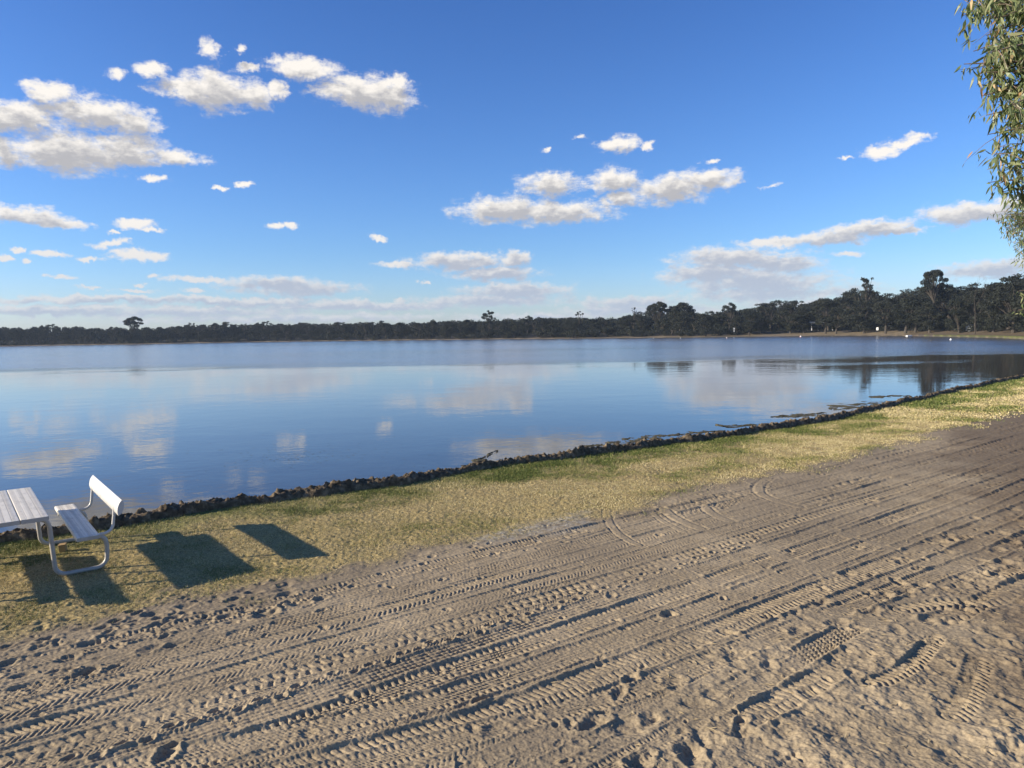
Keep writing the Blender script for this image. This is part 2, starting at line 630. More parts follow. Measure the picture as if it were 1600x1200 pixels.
def cross_track(pts, wdt, depth, pitch, kind='ribs', rim=.016, strength=0.95):
    """a short pass that crosses or turns off: pts are world x, y"""
    global H
    pts = np.array(pts, float)
    t = np.linspace(0, 1, len(pts))
    tt = np.linspace(0, 1, 60)
    # quadratic-ish smooth interpolation
    co = np.polyfit(t, pts[:, 0], min(3, len(pts) - 1)), np.polyfit(t, pts[:, 1], min(3, len(pts) - 1))
    P = np.stack([np.polyval(co[0], tt), np.polyval(co[1], tt)], 1)
    lo = P.min(0) - 0.5
    hi = P.max(0) + 0.5
    m = (xs > lo[0]) & (xs < hi[0]) & (ys > lo[1]) & (ys < hi[1])
    px, py = xs[m], ys[m]
    best = np.full(px.shape, 9.0)
    along = np.zeros(px.shape)
    side = np.zeros(px.shape)
    seg = np.hypot(*(P[1:] - P[:-1]).T)
    cum = np.concatenate([[0], np.cumsum(seg)])
    for i in range(59):
        a, b = P[i], P[i + 1]
        L = seg[i] + 1e-9
        ux, uy = (b - a) / L
        q = np.clip((px - a[0]) * ux + (py - a[1]) * uy, 0, L)
        dx, dy = px - a[0] - ux * q, py - a[1] - uy * q
        dist = np.hypot(dx, dy)
        k = dist < best
        best = np.where(k, dist, best)
        along = np.where(k, cum[i] + q, along)
        side = np.where(k, np.sign(-uy * dx + ux * dy) * dist, side)
    a = best / (wdt / 2)
    k = (1 - sstep(a, .85, 1.1)) * strength
    if kind == 'ribs':
        p = lug(side / (wdt / 3.5) + .5, .5) * .6 + .3 * lug(along / pitch, .4)
    elif kind == 'edges':
        p = sstep(a, .6, .75) * 1.0 - .3
    elif kind == 'flat':
        p = .25 * lug(side / (wdt / 6), .4)
    else:
        p = lug((along + best * .7) / pitch, .45)
    hr = -0.4 * depth - depth * p
    H[m] = H[m] * (1 - .8 * k) + hr * k + rim * .4 * np.exp(-((a - 1.25) / .16) ** 2) * strength * (.6 + fbm(px * 5, py * 5, 7, 2))


cross_track([(1.50, 8.45), (1.32, 9.0), (1.32, 9.9), (1.55, 11.0), (2.12, 12.4)], .15, .013, .06, 'edges', .01)
cross_track([(2.42, 9.1), (2.24, 9.6), (2.18, 10.1)], .22, .013, .06, 'edges', .01)
cross_track([(2.18, 8.95), (2.02, 9.5), (1.98, 9.9)], .12, .010, .06, 'edges', .008)
cross_track([(2.90, 9.45), (2.80, 9.8), (2.80, 10.2)], .20, .012, .06, 'edges', .01)
cross_track([(4.12, 10.15), (3.90, 10.7), (3.95, 11.3), (4.4, 12.1)], .22, .015, .06, 'edges', .01)
cross_track([(1.68, 7.75), (1.88, 7.25), (2.16, 6.7)], .20, .006, .05, 'flat', .022)
cross_track([(2.80, 8.55), (2.98, 8.05), (3.25, 7.3)], .22, .006, .05, 'flat', .022)
cross_track([(2.30, 8.35), (2.55, 7.8), (2.80, 7.2)], .12, .006, .05, 'flat', .022)
cross_track([(4.05, 9.15), (4.15, 8.7), (4.4, 8.1)], .14, .006, .05, 'flat', .022)
cross_track([(2.6, 6.2), (3.3, 6.0), (4.6, 5.7)], .34, .006, .05, 'flat', .022)
cross_track([(3.55, 6.35), (3.95, 6.45), (4.3, 6.45)], .20, .030, .075, 'bars', .02)
cross_track([(5.05, 7.2), (5.25, 7.3), (5.4, 7.35)], .22, .034, .06, 'bars', .02)
cross_track([(2.6, 5.0), (3.0, 5.25), (3.5, 5.75)], .15, .028, .06, 'bars', .012)
cross_track([(2.9, 4.55), (3.2, 4.85), (3.6, 5.35)], .18, .024, .06, 'bars', .012)

def stamp(x, y, lx, ly, rot, depth, rim=.4, noise=.3):
    """press one footprint or scuff into the sand"""
    r_ = math.hypot(x, y)
    az = math.degrees(math.atan2(x, y))
    R_ = max(lx, ly) * 2.2
    i0, i1 = np.searchsorted(rr[:k1], [r_ - R_, r_ + R_])
    da = math.degrees(R_ / r_)
    j0, j1 = np.searchsorted(cc[c0:c1], [az - da, az + da])
    if i1 <= i0 or j1 <= j0:
        return
    px, py = xs[i0:i1, j0:j1] - x, ys[i0:i1, j0:j1] - y
    c_, s_ = math.cos(rot), math.sin(rot)
    u = (px * c_ + py * s_) / lx
    v = (-px * s_ + py * c_) / ly
    d = np.sqrt(u * u + v * v) + noise * fbm(px * 14 + x * 9, py * 14 + y * 7, 60, 2)
    H[i0:i1, j0:j1] += -depth * (1 - sstep(d, .35, 1.05)) + depth * rim * np.exp(-((d - 1.25) / .25) ** 2)


for i in range(1900):                        # prints and kicked-up scuffs in the churned sand
    s_ = rng.uniform(-2, 16)
    n_ = rng.uniform(0.3, 3.6 + 0.25 * rng.random())
    x, y = from_sn(s_, n_)
    if y < 3.3 or abs(x) > y * 1.05:
        continue
    big = rng.random() < .3
    L = rng.uniform(.09, .14) if big else rng.uniform(.025, .07)
    stamp(x, y, L, L * rng.uniform(.4, .8), rng.uniform(0, 3.14), rng.uniform(.012, .032) if big else rng.uniform(.006, .02), rng.uniform(.2, .6), .5)
for i in range(420):                         # scattered pocks on the wheel-marked strip and its scuffed upper edge
    s_ = rng.uniform(-3, 14)
    n_ = rng.uniform(3.6, 7.4) if rng.random() < .4 else rng.uniform(6.5, 7.9)
    x, y = from_sn(s_, n_)
    L = rng.uniform(.03, .075)
    stamp(x, y, L, L * rng.uniform(.45, .8), rng.uniform(0, 3.14), rng.uniform(.01, .028), .4, .5)
for i in range(260):                         # a stretch of footprints at the left
    s_ = rng.uniform(-2.5, 2.6)
    n_ = rng.uniform(6.3, 8.3)
    x, y = from_sn(s_, n_)
    L = rng.uniform(.05, .12)
    stamp(x, y, L, L * rng.uniform(.4, .7), rng.uniform(.2, 1.1), rng.uniform(.015, .035), .4, .5)
for i in range(60):                          # animal prints in file
    s_ = -1.0 + i * .145
    x, y = from_sn(s_, 5.02 + .06 * (i % 2) + .03 * math.sin(i))
    stamp(x, y, .045, .03, .9, .028, .5, .2)
for (px, py, L, dp) in [(850, 700, .001, 0)] + [(1045, 960, .10, .05), (690, 905, .07, .035), (955, 930, .09, .04), (1130, 935, .07, .04), (255, 985, .10, .04), (205, 1000, .09, .04),
                        (1080, 1180, .16, .07), (1000, 1190, .14, .07), (925, 1130, .13, .06), (985, 1060, .10, .05), (1160, 1145, .12, .05), (260, 1175, .12, .05), (1560, 990, .16, .05), (1545, 900, .12, .05)]:
    q = on_level(px, py)
    stamp(q.x, q.y, L * .85, L * .5, rng.uniform(0, 2), dp * .7, .45, .5)

H *= .68
H *= np.clip(.92 + .8 * fbm(ss * .9, ns * 2.2, 44, 4), .62, 1.15)
H += 0.0042 * fbm(ss * 30, ns * 30, 12, 4, .75) * (1 - G)                     # grain and small clods
H += G * 0.010 * fbm(ss * 22, ns * 22, 13, 3, .7) + G * .015 * fbm(ss * 2.2, ns * 2.2, 14, 3)
H = H * (1 - .75 * G) + G * (0.010 * fbm(ss * 22, ns * 22, 13, 3, .7) + .012 * fbm(ss * 2.2, ns * 2.2, 14, 3))
fade = (1 - sstep(np.hypot(xs, ys), 40, 70)) * land
Z[:k1, c0:c1] += H * fade
bedm = 1 - land
Z[:k1, c0:c1] += bedm * 0.03 * fbm(ss * 1.5, ns * 1.5, 15, 4)

verts = np.stack([X, Y, Z], -1).reshape(-1, 3)
ii = np.arange(NR - 1)[:, None] * NC
jj = np.arange(NC)[None, :]
jn = (jj + 1) % NC
faces = np.stack([ii + jj, ii + NC + jj, ii + NC + jn, ii + jn], -1).reshape(-1, 4)[:, ::-1]
allG = np.zeros((NR, NC), np.float32)
allG[:k1, c0:c1] = G
gg = grass_mask(S, Nn)
allG = np.where(shore_n(S) - Nn > -0.05, gg, 0)
farland = np.hypot(X, Y) - far_r(np.degrees(np.arctan2(X, Y)))
farland = (np.hypot(X, Y) - far_r(np.degrees(np.arctan2(X, Y))))
farg = sstep(farland, 0.0, 2.0) * (1 - sstep(farland, 2, 6)) * .45
azg = np.degrees(np.arctan2(X, Y))
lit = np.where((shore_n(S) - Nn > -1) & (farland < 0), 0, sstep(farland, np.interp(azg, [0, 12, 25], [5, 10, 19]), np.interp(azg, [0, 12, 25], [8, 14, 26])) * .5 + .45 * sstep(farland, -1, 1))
near_side = (shore_n(S) - Nn > -1) & (farland < 0)
allG = np.where(near_side, allG, farg)
depthA = np.clip((WATER_Z - Z), 0, 3)
q0 = on_level(850, 822)
es, en = to_sn(q0.x, q0.y)
ash = 1 - sstep(np.sqrt(((S - es) / 1.05) ** 2 + ((Nn - en) / .36) ** 2) + .9 * fbm(S * 2.2, Nn * 4, 71, 4), .45, 1.15)
cols = np.stack([allG, ash, sstep(depthA, 0.0, 0.12), np.ones_like(allG)], -1).reshape(-1, 4)

# ground material
M = {}
m, n, out = new_mat('ground')
geo = n.new('ShaderNodeNewGeometry')
pos = geo.outputs['Position']
at = n.new('ShaderNodeAttribute', attribute_name='cover')
sc = n.new('ShaderNodeSeparateColor')
n.t.links.new(at.outputs['Color'], sc.inputs[0])
g1 = n.noise(pos, 1.3, 5, .6)
sepx = n.new('ShaderNodeSeparateXYZ')
n.t.links.new(pos, sepx.inputs[0])
g2 = n.noise(pos, 60, 4, .7)
g3 = n.noise(pos, 0.35, 3, .5)
sand = n.mix(n.smooth(g1, .3, .7), (0.275, 0.215, 0.134, 1), (0.385, 0.304, 0.192, 1))
sand = n.mix(n.smooth(g3, .35, .7), sand, (0.24, 0.19, 0.124, 1))
damp_shade = n.smooth(n.math('ADD', n.noise(pos, .9, 5, .65), n.math('MULTIPLY', n.math('SUBTRACT', sepx.outputs[0], n.math('MULTIPLY', sepx.outputs[1], .55)), .20)), .50, .95)
sand = n.mix(n.math('MULTIPLY', damp_shade, .75), sand, (.135, .098, .062, 1))  # damp brown sand; shade toward the right edge is painted in with it
grain = n.ramp(g2, [(.28, (.5, .49, .47, 1)), (.48, (1, 1, 1, 1)), (.75, (1.28, 1.27, 1.22, 1))])
sand = n.mix(1.0, sand, grain, 'MULTIPLY')
speck = n.noise(pos, 130, 2, .6)
sand = n.mix(n.smooth(speck, .70, .74), sand, (.09, .07, .05, 1))
gn = n.noise(pos, 1.1, 5, .65)
gf = n.noise(pos, 55, 3, .75)
straw = n.mix(n.smooth(gf, .3, .75), (.20, .15, .065, 1), (.47, .38, .19, 1))
green = n.mix(n.smooth(gf, .3, .75), (.075, .09, .025, 1), (.24, .245, .09, 1))
sepp = n.new('ShaderNodeSeparateXYZ')
n.t.links.new(pos, sepp.inputs[0])
ncoord = n.math('ADD', n.math('MULTIPLY', sepp.outputs[0], -SY), n.math('MULTIPLY', sepp.outputs[1], SX))
gfac = n.smooth(n.math('MULTIPLY_ADD', gn, 3.2, ncoord), 11.1, 13.2)
gcol = n.mix(gfac, straw, green)
gcol = n.mix(n.smooth(n.noise(pos, 3.5, 4, .6), .55, .8), gcol, (.24, .19, .12, 1))
sand = n.mix(n.math('MULTIPLY', n.smooth(sc.outputs[0], .0, .35), .55), sand, (.15, .12, .085, 1))
gcol = n.mix(1.0, gcol, n.ramp(n.noise(pos, 26, 4, .75), [(.3, (.5, .48, .42, 1)), (.5, (1, .98, .9, 1)), (.7, (1.4, 1.32, 1.12, 1))]), 'MULTIPLY')
gsel = n.smooth(n.math('MULTIPLY_ADD', n.math('SUBTRACT', gf, .5), .9, sc.outputs[0]), .25, .75)
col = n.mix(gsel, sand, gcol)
ashc = n.mix(n.smooth(g2, .35, .6), (.25, .22, .165, 1), (.37, .335, .265, 1))
col = n.mix(n.math('MULTIPLY', sc.outputs[1], n.smooth(n.noise(pos, 9, 5, .75), .36, .66)), col, ashc)
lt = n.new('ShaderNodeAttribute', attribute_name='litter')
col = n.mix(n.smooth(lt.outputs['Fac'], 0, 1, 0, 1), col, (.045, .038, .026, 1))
col = n.mix(sc.outputs[2], col, n.mix(n.noise(pos, 2.2, 5, .7), (.08, .067, .05, 1), (.24, .21, .165, 1)))
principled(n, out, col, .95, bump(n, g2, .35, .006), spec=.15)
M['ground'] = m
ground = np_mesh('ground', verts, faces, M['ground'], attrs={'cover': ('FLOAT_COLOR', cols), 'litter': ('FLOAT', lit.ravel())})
tag(ground, kind='structure')
del verts, faces, X, Y, S, Nn, cols


def height_at(x, y):
    return float(base_height(np.array([x]), np.array([y]))[0])


# ---------------------------------------------------------------- water
m, n, out = new_mat('lake_water')
geo = n.new('ShaderNodeNewGeometry')
pos = geo.outputs['Position']
sepp = n.new('ShaderNodeSeparateXYZ')
n.t.links.new(pos, sepp.inputs[0])
at = n.new('ShaderNodeAttribute', attribute_name='depth')
# wind ripples begin some sixty metres out
wob = n.noise(n.vmath('MULTIPLY', pos, (.03, .10, 1)), 1.0, 4, .6)
yy = n.math('ADD', n.math('MULTIPLY', sepp.outputs[0], 0.02), sepp.outputs[1])
wind = n.smooth(n.math('MULTIPLY_ADD', n.math('SUBTRACT', wob, .5), 46, yy), 58, 78)
wind2 = n.math('MULTIPLY', wind, n.smooth(n.noise(n.vmath('MULTIPLY', pos, (.012, .05, 1)), 1.0, 4, .6), .2, .7, .65, 1.0))
calm = n.noise(n.vmath('MULTIPLY', pos, (1.0, 1.6, 1)), 2.6, 4, .5)
calm2 = n.noise(pos, .7, 3, .5)
fine = n.noise(n.vmath('MULTIPLY', pos, (1.0, 1.4, 1)), 9.0, 3, .5)
chop = n.noise(n.vmath('MULTIPLY', pos, (.9, .6, 1)), 1.9, 5, .65)
cat = n.smooth(n.noise(n.vmath('MULTIPLY', pos, (.05, .12, 1)), 1.0, 3, .6), .35, .7, .35, 1.0)
h = n.math('MULTIPLY', n.math('ADD', n.math('MULTIPLY', calm, .0032), n.math('ADD', n.math('MULTIPLY', calm2, .010), n.math('MULTIPLY', fine, .0006))), cat)
h = n.math('ADD', h, n.math('MULTIPLY', n.math('MULTIPLY', chop, .10), wind2))
bp = n.new('ShaderNodeBump')
bp.inputs['Strength'].default_value = 1.0
bp.inputs['Distance'].default_value = 1.0
n.put(bp.inputs['Height'], h)
fr = n.new('ShaderNodeFresnel')
fr.inputs['IOR'].default_value = 1.42
n.put(fr.inputs['Normal'], bp.outputs[0])
gl = n.new('ShaderNodeBsdfGlossy')
gl.inputs['Color'].default_value = (1, 1, 1, 1)
n.put(gl.inputs['Roughness'], n.lin(wind2, 0, 1, .025, .17))
n.put(gl.inputs['Normal'], bp.outputs[0])
trn = n.new('ShaderNodeBsdfTransparent')
dcl = n.ramp(at.outputs['Fac'], [(0, (.88, .85, .80, 1)), (.12, (.68, .66, .60, 1)), (.3, (.46, .45, .42, 1)), (.6, (.20, .21, .21, 1)), (1, (.03, .04, .045, 1))])
n.put(trn.inputs[0], dcl)
dif = n.new('ShaderNodeBsdfDiffuse')
dif.inputs[0].default_value = (.15, .14, .12, 1)
body = n.new('ShaderNodeMixShader')
n.put(body.inputs[0], n.smooth(at.outputs['Fac'], .03, .8, .25, .92))
n.t.links.new(trn.outputs[0], body.inputs[1])
n.t.links.new(dif.outputs[0], body.inputs[2])
mx = n.new('ShaderNodeMixShader')
n.put(mx.inputs[0], fr.outputs[0])
n.t.links.new(body.outputs[0], mx.inputs[1])
n.t.links.new(gl.outputs[0], mx.inputs[2])
n.t.links.new(mx.outputs[0], out.inputs[0])
M['water'] = m
wr = np.concatenate([np.arange(8, 60, .5), 60 * 1.05 ** np.arange(0, 52)])
wa = np.radians(np.concatenate([np.arange(-100, -45, 3), np.arange(-45, 48, .5), np.arange(48, 66, 2)]))
WX = wr[:, None] * np.sin(wa)
WY = wr[:, None] * np.cos(wa)
s_, n_ = to_sn(WX, WY)
dep = np.clip((WATER_Z - base_height(WX, WY)) / 1.2, 0, 1)
wi = np.arange(len(wr) - 1)[:, None] * len(wa)
wj = np.arange(len(wa) - 1)[None, :]
wf = np.stack([wi + wj, wi + wj + 1, wi + len(wa) + wj + 1, wi + len(wa) + wj], -1)
keep = (shore_n(s_) - n_)[:-1, :-1] < 1.5
wf = wf[keep].reshape(-1, 4)
lake = np_mesh('lake_water', np.stack([WX, WY, np.full_like(WX, WATER_Z)], -1).reshape(-1, 3), wf, M['water'], attrs={'depth': ('FLOAT', dep.ravel())})
tag(lake, kind='structure')

# ---------------------------------------------------------------- eroded mud bank along the near shore
m, n, out = new_mat('mud')
geo = n.new('ShaderNodeNewGeometry')
pos = geo.outputs['Position']
c = n.ramp(n.noise(pos, 9, 6, .7), [(.3, (.04, .030, .020, 1)), (.50, (.115, .088, .056, 1)), (.72, (.30, .235, .155, 1))])
principled(n, out, c, .95, bump(n, n.noise(pos, 45, 4, .7), .8, .02), spec=.1)
M['mud'] = m
bs = [-9.0]
while bs[-1] < 75:
    x, y = from_sn(bs[-1], 11)
    bs.append(bs[-1] + max(.022, math.hypot(x, y) * .0016))
bs = np.array(bs)
bt = np.linspace(0, 1, 34)
Sg, Tg = np.meshgrid(bs, bt, indexing='ij')
wid = 0.34 + .26 * vnoise(Sg * 1.3, Sg * 0, 90) + .12 * vnoise(Sg * 5, Sg * 0, 91)
off = (Tg - .45) * wid
prof = np.sin(np.clip(Tg / .62, 0, 1) * math.pi / 2 * 1.0) * np.where(Tg < .62, 1, 0) + np.where(Tg >= .62, 1 - sstep(Tg, .55, 1.0) * 1.0, 0)
prof = np.interp(Tg, [0, .1, .25, .5, .7, .85, 1], [-.02, .07, .095, .09, .02, -.22, -.52])
cl = np.abs(fbm(Sg * 7, Tg * 2.6 + Sg, 92, 4, .55)) * .13 + fbm(Sg * 2.3, Tg * 2, 93, 3) * .06 + np.abs(fbm(Sg * 19, Tg * 6.5, 96, 3, .55)) * .05
edge = np.sin(np.clip(Tg, 0, 1) * math.pi)
zz = prof * (1 + .5 * vnoise(Sg * 1.7, Sg * 0, 94)) + cl * np.clip(edge * 1.6, 0, 1)
nnn = shore_n(Sg) + off + .06 * fbm(Sg * 8, Tg * 5, 95, 3) * edge - .02
bx, by = from_sn(Sg, nnn)
bi = np.arange(len(bs) - 1)[:, None] * len(bt)
bj = np.arange(len(bt) - 1)[None, :]
bf = np.stack([bi + bj, bi + len(bt) + bj, bi + len(bt) + bj + 1, bi + bj + 1], -1).reshape(-1, 4)
bank = np_mesh('mud_bank', np.stack([bx, by, zz], -1).reshape(-1, 3), bf, M['mud'])
tag(bank, kind='structure')

# ---------------------------------------------------------------- weed mats and clods in the shallows
m, n, out = new_mat('weed')
geo = n.new('ShaderNodeNewGeometry')
pos = geo.outputs['Position']
c = n.ramp(n.noise(pos, 16, 5, .7), [(.3, (.03, .026, .015, 1)), (.55, (.09, .08, .045, 1)), (.8, (.20, .17, .10, 1))])
principled(n, out, c, .8, bump(n, n.noise(pos, 40, 3, .7), .8, .015), spec=.2)
M['weed'] = m


def weed_mat(pix, width, label, seed):
    width *= 1.9
    P = [on_level(px, py, WATER_Z) for px, py in pix]
    P = np.array([(p.x, p.y) for p in P])
    seg = np.hypot(*(P[1:] - P[:-1]).T)
    cum = np.concatenate([[0], np.cumsum(seg)])
    L = cum[-1]
    ns_ = max(40, int(L / .04))
    t = np.linspace(0, L, ns_)
    cx = np.interp(t, cum, P[:, 0])
    cy = np.interp(t, cum, P[:, 1])
    tx, ty = np.gradient(cx), np.gradient(cy)
    l = np.hypot(tx, ty)
    tx, ty = tx / l, ty / l
    q = np.linspace(-1, 1, 15)
    T, Q = np.meshgrid(t, q, indexing='ij')
    taper = np.sin(np.clip(T / L, 0.001, .999) * math.pi) ** .5
    wv = width * taper * (1 + .9 * vnoise(T * 2.2, Q * 0 + seed, seed) + .5 * vnoise(T * 9, Q * 0, seed + 1))
    sh = .12 * vnoise(T * 1.1, T * 0, seed + 2) + .03 * vnoise(T * 7, T * 0, seed + 5)
    xx = cx[:, None] + -ty[:, None] * (Q * wv + sh)
    yy_ = cy[:, None] + tx[:, None] * (Q * wv + sh)
    z = WATER_Z + .010 * (1 - Q ** 2) + .046 * fbm(T * 4, Q * 2.5, seed + 3, 4, .65) - .006
    a = np.arange(ns_ - 1)[:, None] * 15
    b = np.arange(14)[None, :]
    f = np.stack([a + b, a + 15 + b, a + 15 + b + 1, a + b + 1], -1).reshape(-1, 4)
    o = np_mesh('weed_mat', np.stack([xx, yy_, z], -1).reshape(-1, 3), f, M['weed'])
    tag(o, label, 'waterweed', 'mats of dark weed floating off the near bank')


weed_mat([(700, 737), (735, 726), (762, 712), (775, 704)], .09, 'short dark weed streak floating left of the others, curling away from the bank', 301)
weed_mat([(905, 698), (960, 694), (1010, 686), (1075, 678), (1135, 674)], .20, 'longest dark weed mat running beside the middle of the mud bank', 302)
weed_mat([(1118, 664), (1150, 666), (1185, 664)], .12, 'thin weed streak just beyond the right tip of the longest weed mat', 303)
weed_mat([(1205, 652), (1250, 650), (1290, 645)], .16, 'dark weed mat lying off the bank below the cloud reflection', 304)
weed_mat([(1300, 640), (1330, 636), (1365, 631), (1400, 627)], .40, 'wide clumpy weed mat touching the bank at the right', 305)
weed_mat([(1360, 621), (1390, 619), (1420, 618)], .18, 'small weed streak farthest right in the calm water', 306)
# ---------------------------------------------------------------- grass blades
m, n, out = new_mat('grass')
at = n.new('ShaderNodeAttribute', attribute_name='tint')
c = n.ramp(at.outputs['Fac'], [(0, (.075, .11, .022, 1)), (.4, (.22, .23, .075, 1)), (.7, (.42, .34, .15, 1)), (1, (.62, .52, .30, 1))])
b = principled(n, out, c, .75, spec=.2)
M['grass'] = m


def blades(count, smin, smax, nlo, hmin, hmax, wdt, seed):
    g = np.random.default_rng(seed)
    s_ = g.uniform(smin, smax, count)
    top = shore_n(s_)
    u = g.random(count)
    n_ = nlo + (top - .05 - nlo) * u
    gm = grass_mask(s_, n_)
    x, y = from_sn(s_, n_)
    az = np.degrees(np.arctan2(x, y))
    gn_ = fbm(s_ * .8, n_ * 1.1, 33, 4)
    k = (g.random(count) < gm ** 1.5 * .95) & (np.abs(az) < 46) & (g.random(count) < np.clip(.72 + 1.3 * fbm(s_ * 3.0, n_ * 3.0, 35, 3), .15, 1))
    s_, n_, x, y, gn_, top = s_[k], n_[k], x[k], y[k], gn_[k], top[k]
    cnt = len(x)
    edge = 1 - np.clip((top - n_) / 1.6, 0, 1)
    green = np.clip(.30 + 1.3 * gn_ + .55 * edge + .16 * (n_ - 9.3) / 2, 0, 1)
    hh = g.uniform(hmin, hmax, cnt) * (0.7 + .6 * edge + .3 * green)
    a = g.uniform(0, 2 * math.pi, cnt)
    lean = g.uniform(.2, 1.3, cnt)
    la = g.uniform(0, 2 * math.pi, cnt)
    dist = np.hypot(x, y)
    w_ = wdt * (0.6 + .8 * g.random(cnt)) * np.clip(dist / 10, 1, 3)
    z0 = np.full(cnt, -.004)
    dx, dy = np.cos(a) * w_, np.sin(a) * w_
    tx, ty = np.cos(la) * hh * lean, np.sin(la) * hh * lean
    v = np.stack([np.stack([x - dx, y - dy, z0], -1), np.stack([x + dx, y + dy, z0], -1), np.stack([x + tx, y + ty, z0 + hh], -1)], 1).reshape(-1, 3)
    f = np.arange(cnt * 3).reshape(-1, 3)
    tint = np.clip(.85 - .75 * green + g.normal(0, .24, cnt), 0, 1)
    return v, f, np.repeat(tint, 3)


va, fa, ta = [], [], []
o_ = 0
for args in [(420000, -3, 9, 6.9, .012, .034, .0022, 1), (330000, 7, 22, 6.6, .016, .04, .0035, 2), (150000, 20, 52, 6.6, .03, .06, .007, 3)]:
    v, f, t = blades(*args)
    va.append(v)
    fa.append(f + o_)
    ta.append(t)
    o_ += len(v)
gr = np_mesh('lawn_grass', np.concatenate(va), np.concatenate(fa), M['grass'], smooth=False, attrs={'tint': ('FLOAT', np.concatenate(ta))})
tag(gr, 'short straw and green lawn grass between the sand and the bank', 'grass', kind='stuff')

# pale fallen gum leaves and twigs on the sand
m, n, out = new_mat('dry_leaf')
oi = n.new('ShaderNodeObjectInfo')
c = n.mix(n.noise(n.new('ShaderNodeNewGeometry').outputs['Position'], 3, 2), (.40, .27, .10, 1), (.62, .50, .28, 1))
principled(n, out, c, .6)
M['dry_leaf'] = m
g = np.random.default_rng(9)
lv, lf = [], []
for i in range(900):
    s_, n_ = g.uniform(1, 11), g.uniform(.8, 4.0) if g.random() < .75 else g.uniform(4, 7)
    x, y = from_sn(s_, n_)
    if y < 3 or abs(x) > y:
        continue
    L, W = g.uniform(.015, .05), g.uniform(.003, .006)
    a = g.uniform(0, 6.28)
    hx = int(np.searchsorted(rr, math.hypot(x, y)))
    hj = int(np.searchsorted(cc, math.degrees(math.atan2(x, y))))
    zz0 = float(Z[hx, hj]) + .006
    ca, sa = math.cos(a), math.sin(a)
    bz = len(lv)
    for (p, q, z) in ((-L, 0, 0), (0, W, .003), (L, 0, .004), (0, -W, .001)):
        lv.append((x + p * ca - q * sa, y + p * sa + q * ca, zz0 + z))
    lf.append((bz, bz + 1, bz + 2, bz + 3))
o = np_mesh('leaf_litter', lv, lf, M['dry_leaf'], smooth=False)
tag(o, 'pale fallen gum leaves scattered over the churned sand', 'leaf litter', kind='stuff')

# flecks of leaf and foam afloat near the bank
g = np.random.default_rng(19)
lv, lf = [], []
for i in range(260):
    q = on_level(g.uniform(60, 900), g.uniform(640, 745), WATER_Z)
    if g.random() < .6:
        q = on_level(g.normal(470, 60), g.normal(712, 9), WATER_Z)
    s_, n_ = to_sn(q.x, q.y)
    if shore_n(np.array([s_]))[0] - n_ > -.5:
        continue
    L, W = g.uniform(.01, .05), g.uniform(.006, .014)
    a = g.uniform(0, 6.28)
    ca, sa = math.cos(a), math.sin(a)
    bz = len(lv)
    for (p, r_) in ((-L, 0), (0, -W), (L, 0), (0, W)):
        lv.append((q.x + p * ca - r_ * sa, q.y + p * sa + r_ * ca, WATER_Z + .006))
    lf.append((bz, bz + 1, bz + 2, bz + 3))
o = np_mesh('floating_debris', lv, lf, M['weed'], smooth=False)
tag(o, 'small dark flecks of leaf and weed floating on the calm water', 'debris', kind='stuff')

# ---------------------------------------------------------------- picnic setting
m, n, out = new_mat('painted_aluminium')
tcn = n.new('ShaderNodeTexCoord')
sp = n.new('ShaderNodeSeparateXYZ')
n.t.links.new(tcn.outputs['Object'], sp.inputs[0])
st = n.math('FRACT', n.math('MULTIPLY_ADD', sp.outputs[0], 1 / .085, .1))
stripe = n.smooth(n.math('ABSOLUTE', n.math('SUBTRACT', st, .5)), .22, .26)
mott = n.noise(n.vmath('MULTIPLY', tcn.outputs['Object'], (3, 1, 1)), 5, 6, .7)
c = n.mix(stripe, (.56, .51, .41, 1), (.70, .64, .52, 1))
c = n.mix(n.smooth(mott, .50, .68, 0, .55), c, (.40, .37, .32, 1))
c = n.mix(n.smooth(n.noise(tcn.outputs['Object'], 13, 4, .7), .62, .70, 0, .6), c, (.27, .23, .18, 1))
principled(n, out, c, n.lin(mott, .3, .7, .38, .62), bump(n, n.noise(tcn.outputs['Object'], 60, 3), .15, .004), spec=.5)
M['alu'] = m
m, n, out = new_mat('white_enamel')
tcn = n.new('ShaderNodeTexCoord')
c = n.mix(n.smooth(n.noise(tcn.outputs['Object'], 7, 5, .7), .5, .75, 0, .5), (.54, .52, .47, 1), (.42, .385, .32, 1))
principled(n, out, c, .35, spec=.5)
M['white'] = m
m, n, out = new_mat('galvanised_tube')
tcn = n.new('ShaderNodeTexCoord')
c = n.mix(n.noise(tcn.outputs['Object'], 11, 5, .7), (.30, .275, .235, 1), (.52, .49, .44, 1))
c = n.mix(n.smooth(n.noise(tcn.outputs['Object'], 30, 4, .7), .62, .72, 0, .7), c, (.17, .12, .08, 1))
principled(n, out, c, .5, metal=.15, spec=.5)
M['tube'] = m

PX, PY, PYAW, PL = -5.535, 8.156, 0.676, 1.93
HL = PL / 2
TW = 0.76                       # table width; u = 0 is its right edge
pt = empty('picnic_table', (PX, PY, 0), PYAW)
tag(pt, 'pale grey metal picnic table with attached high-backed seats on the lawn by the water', 'picnic table')


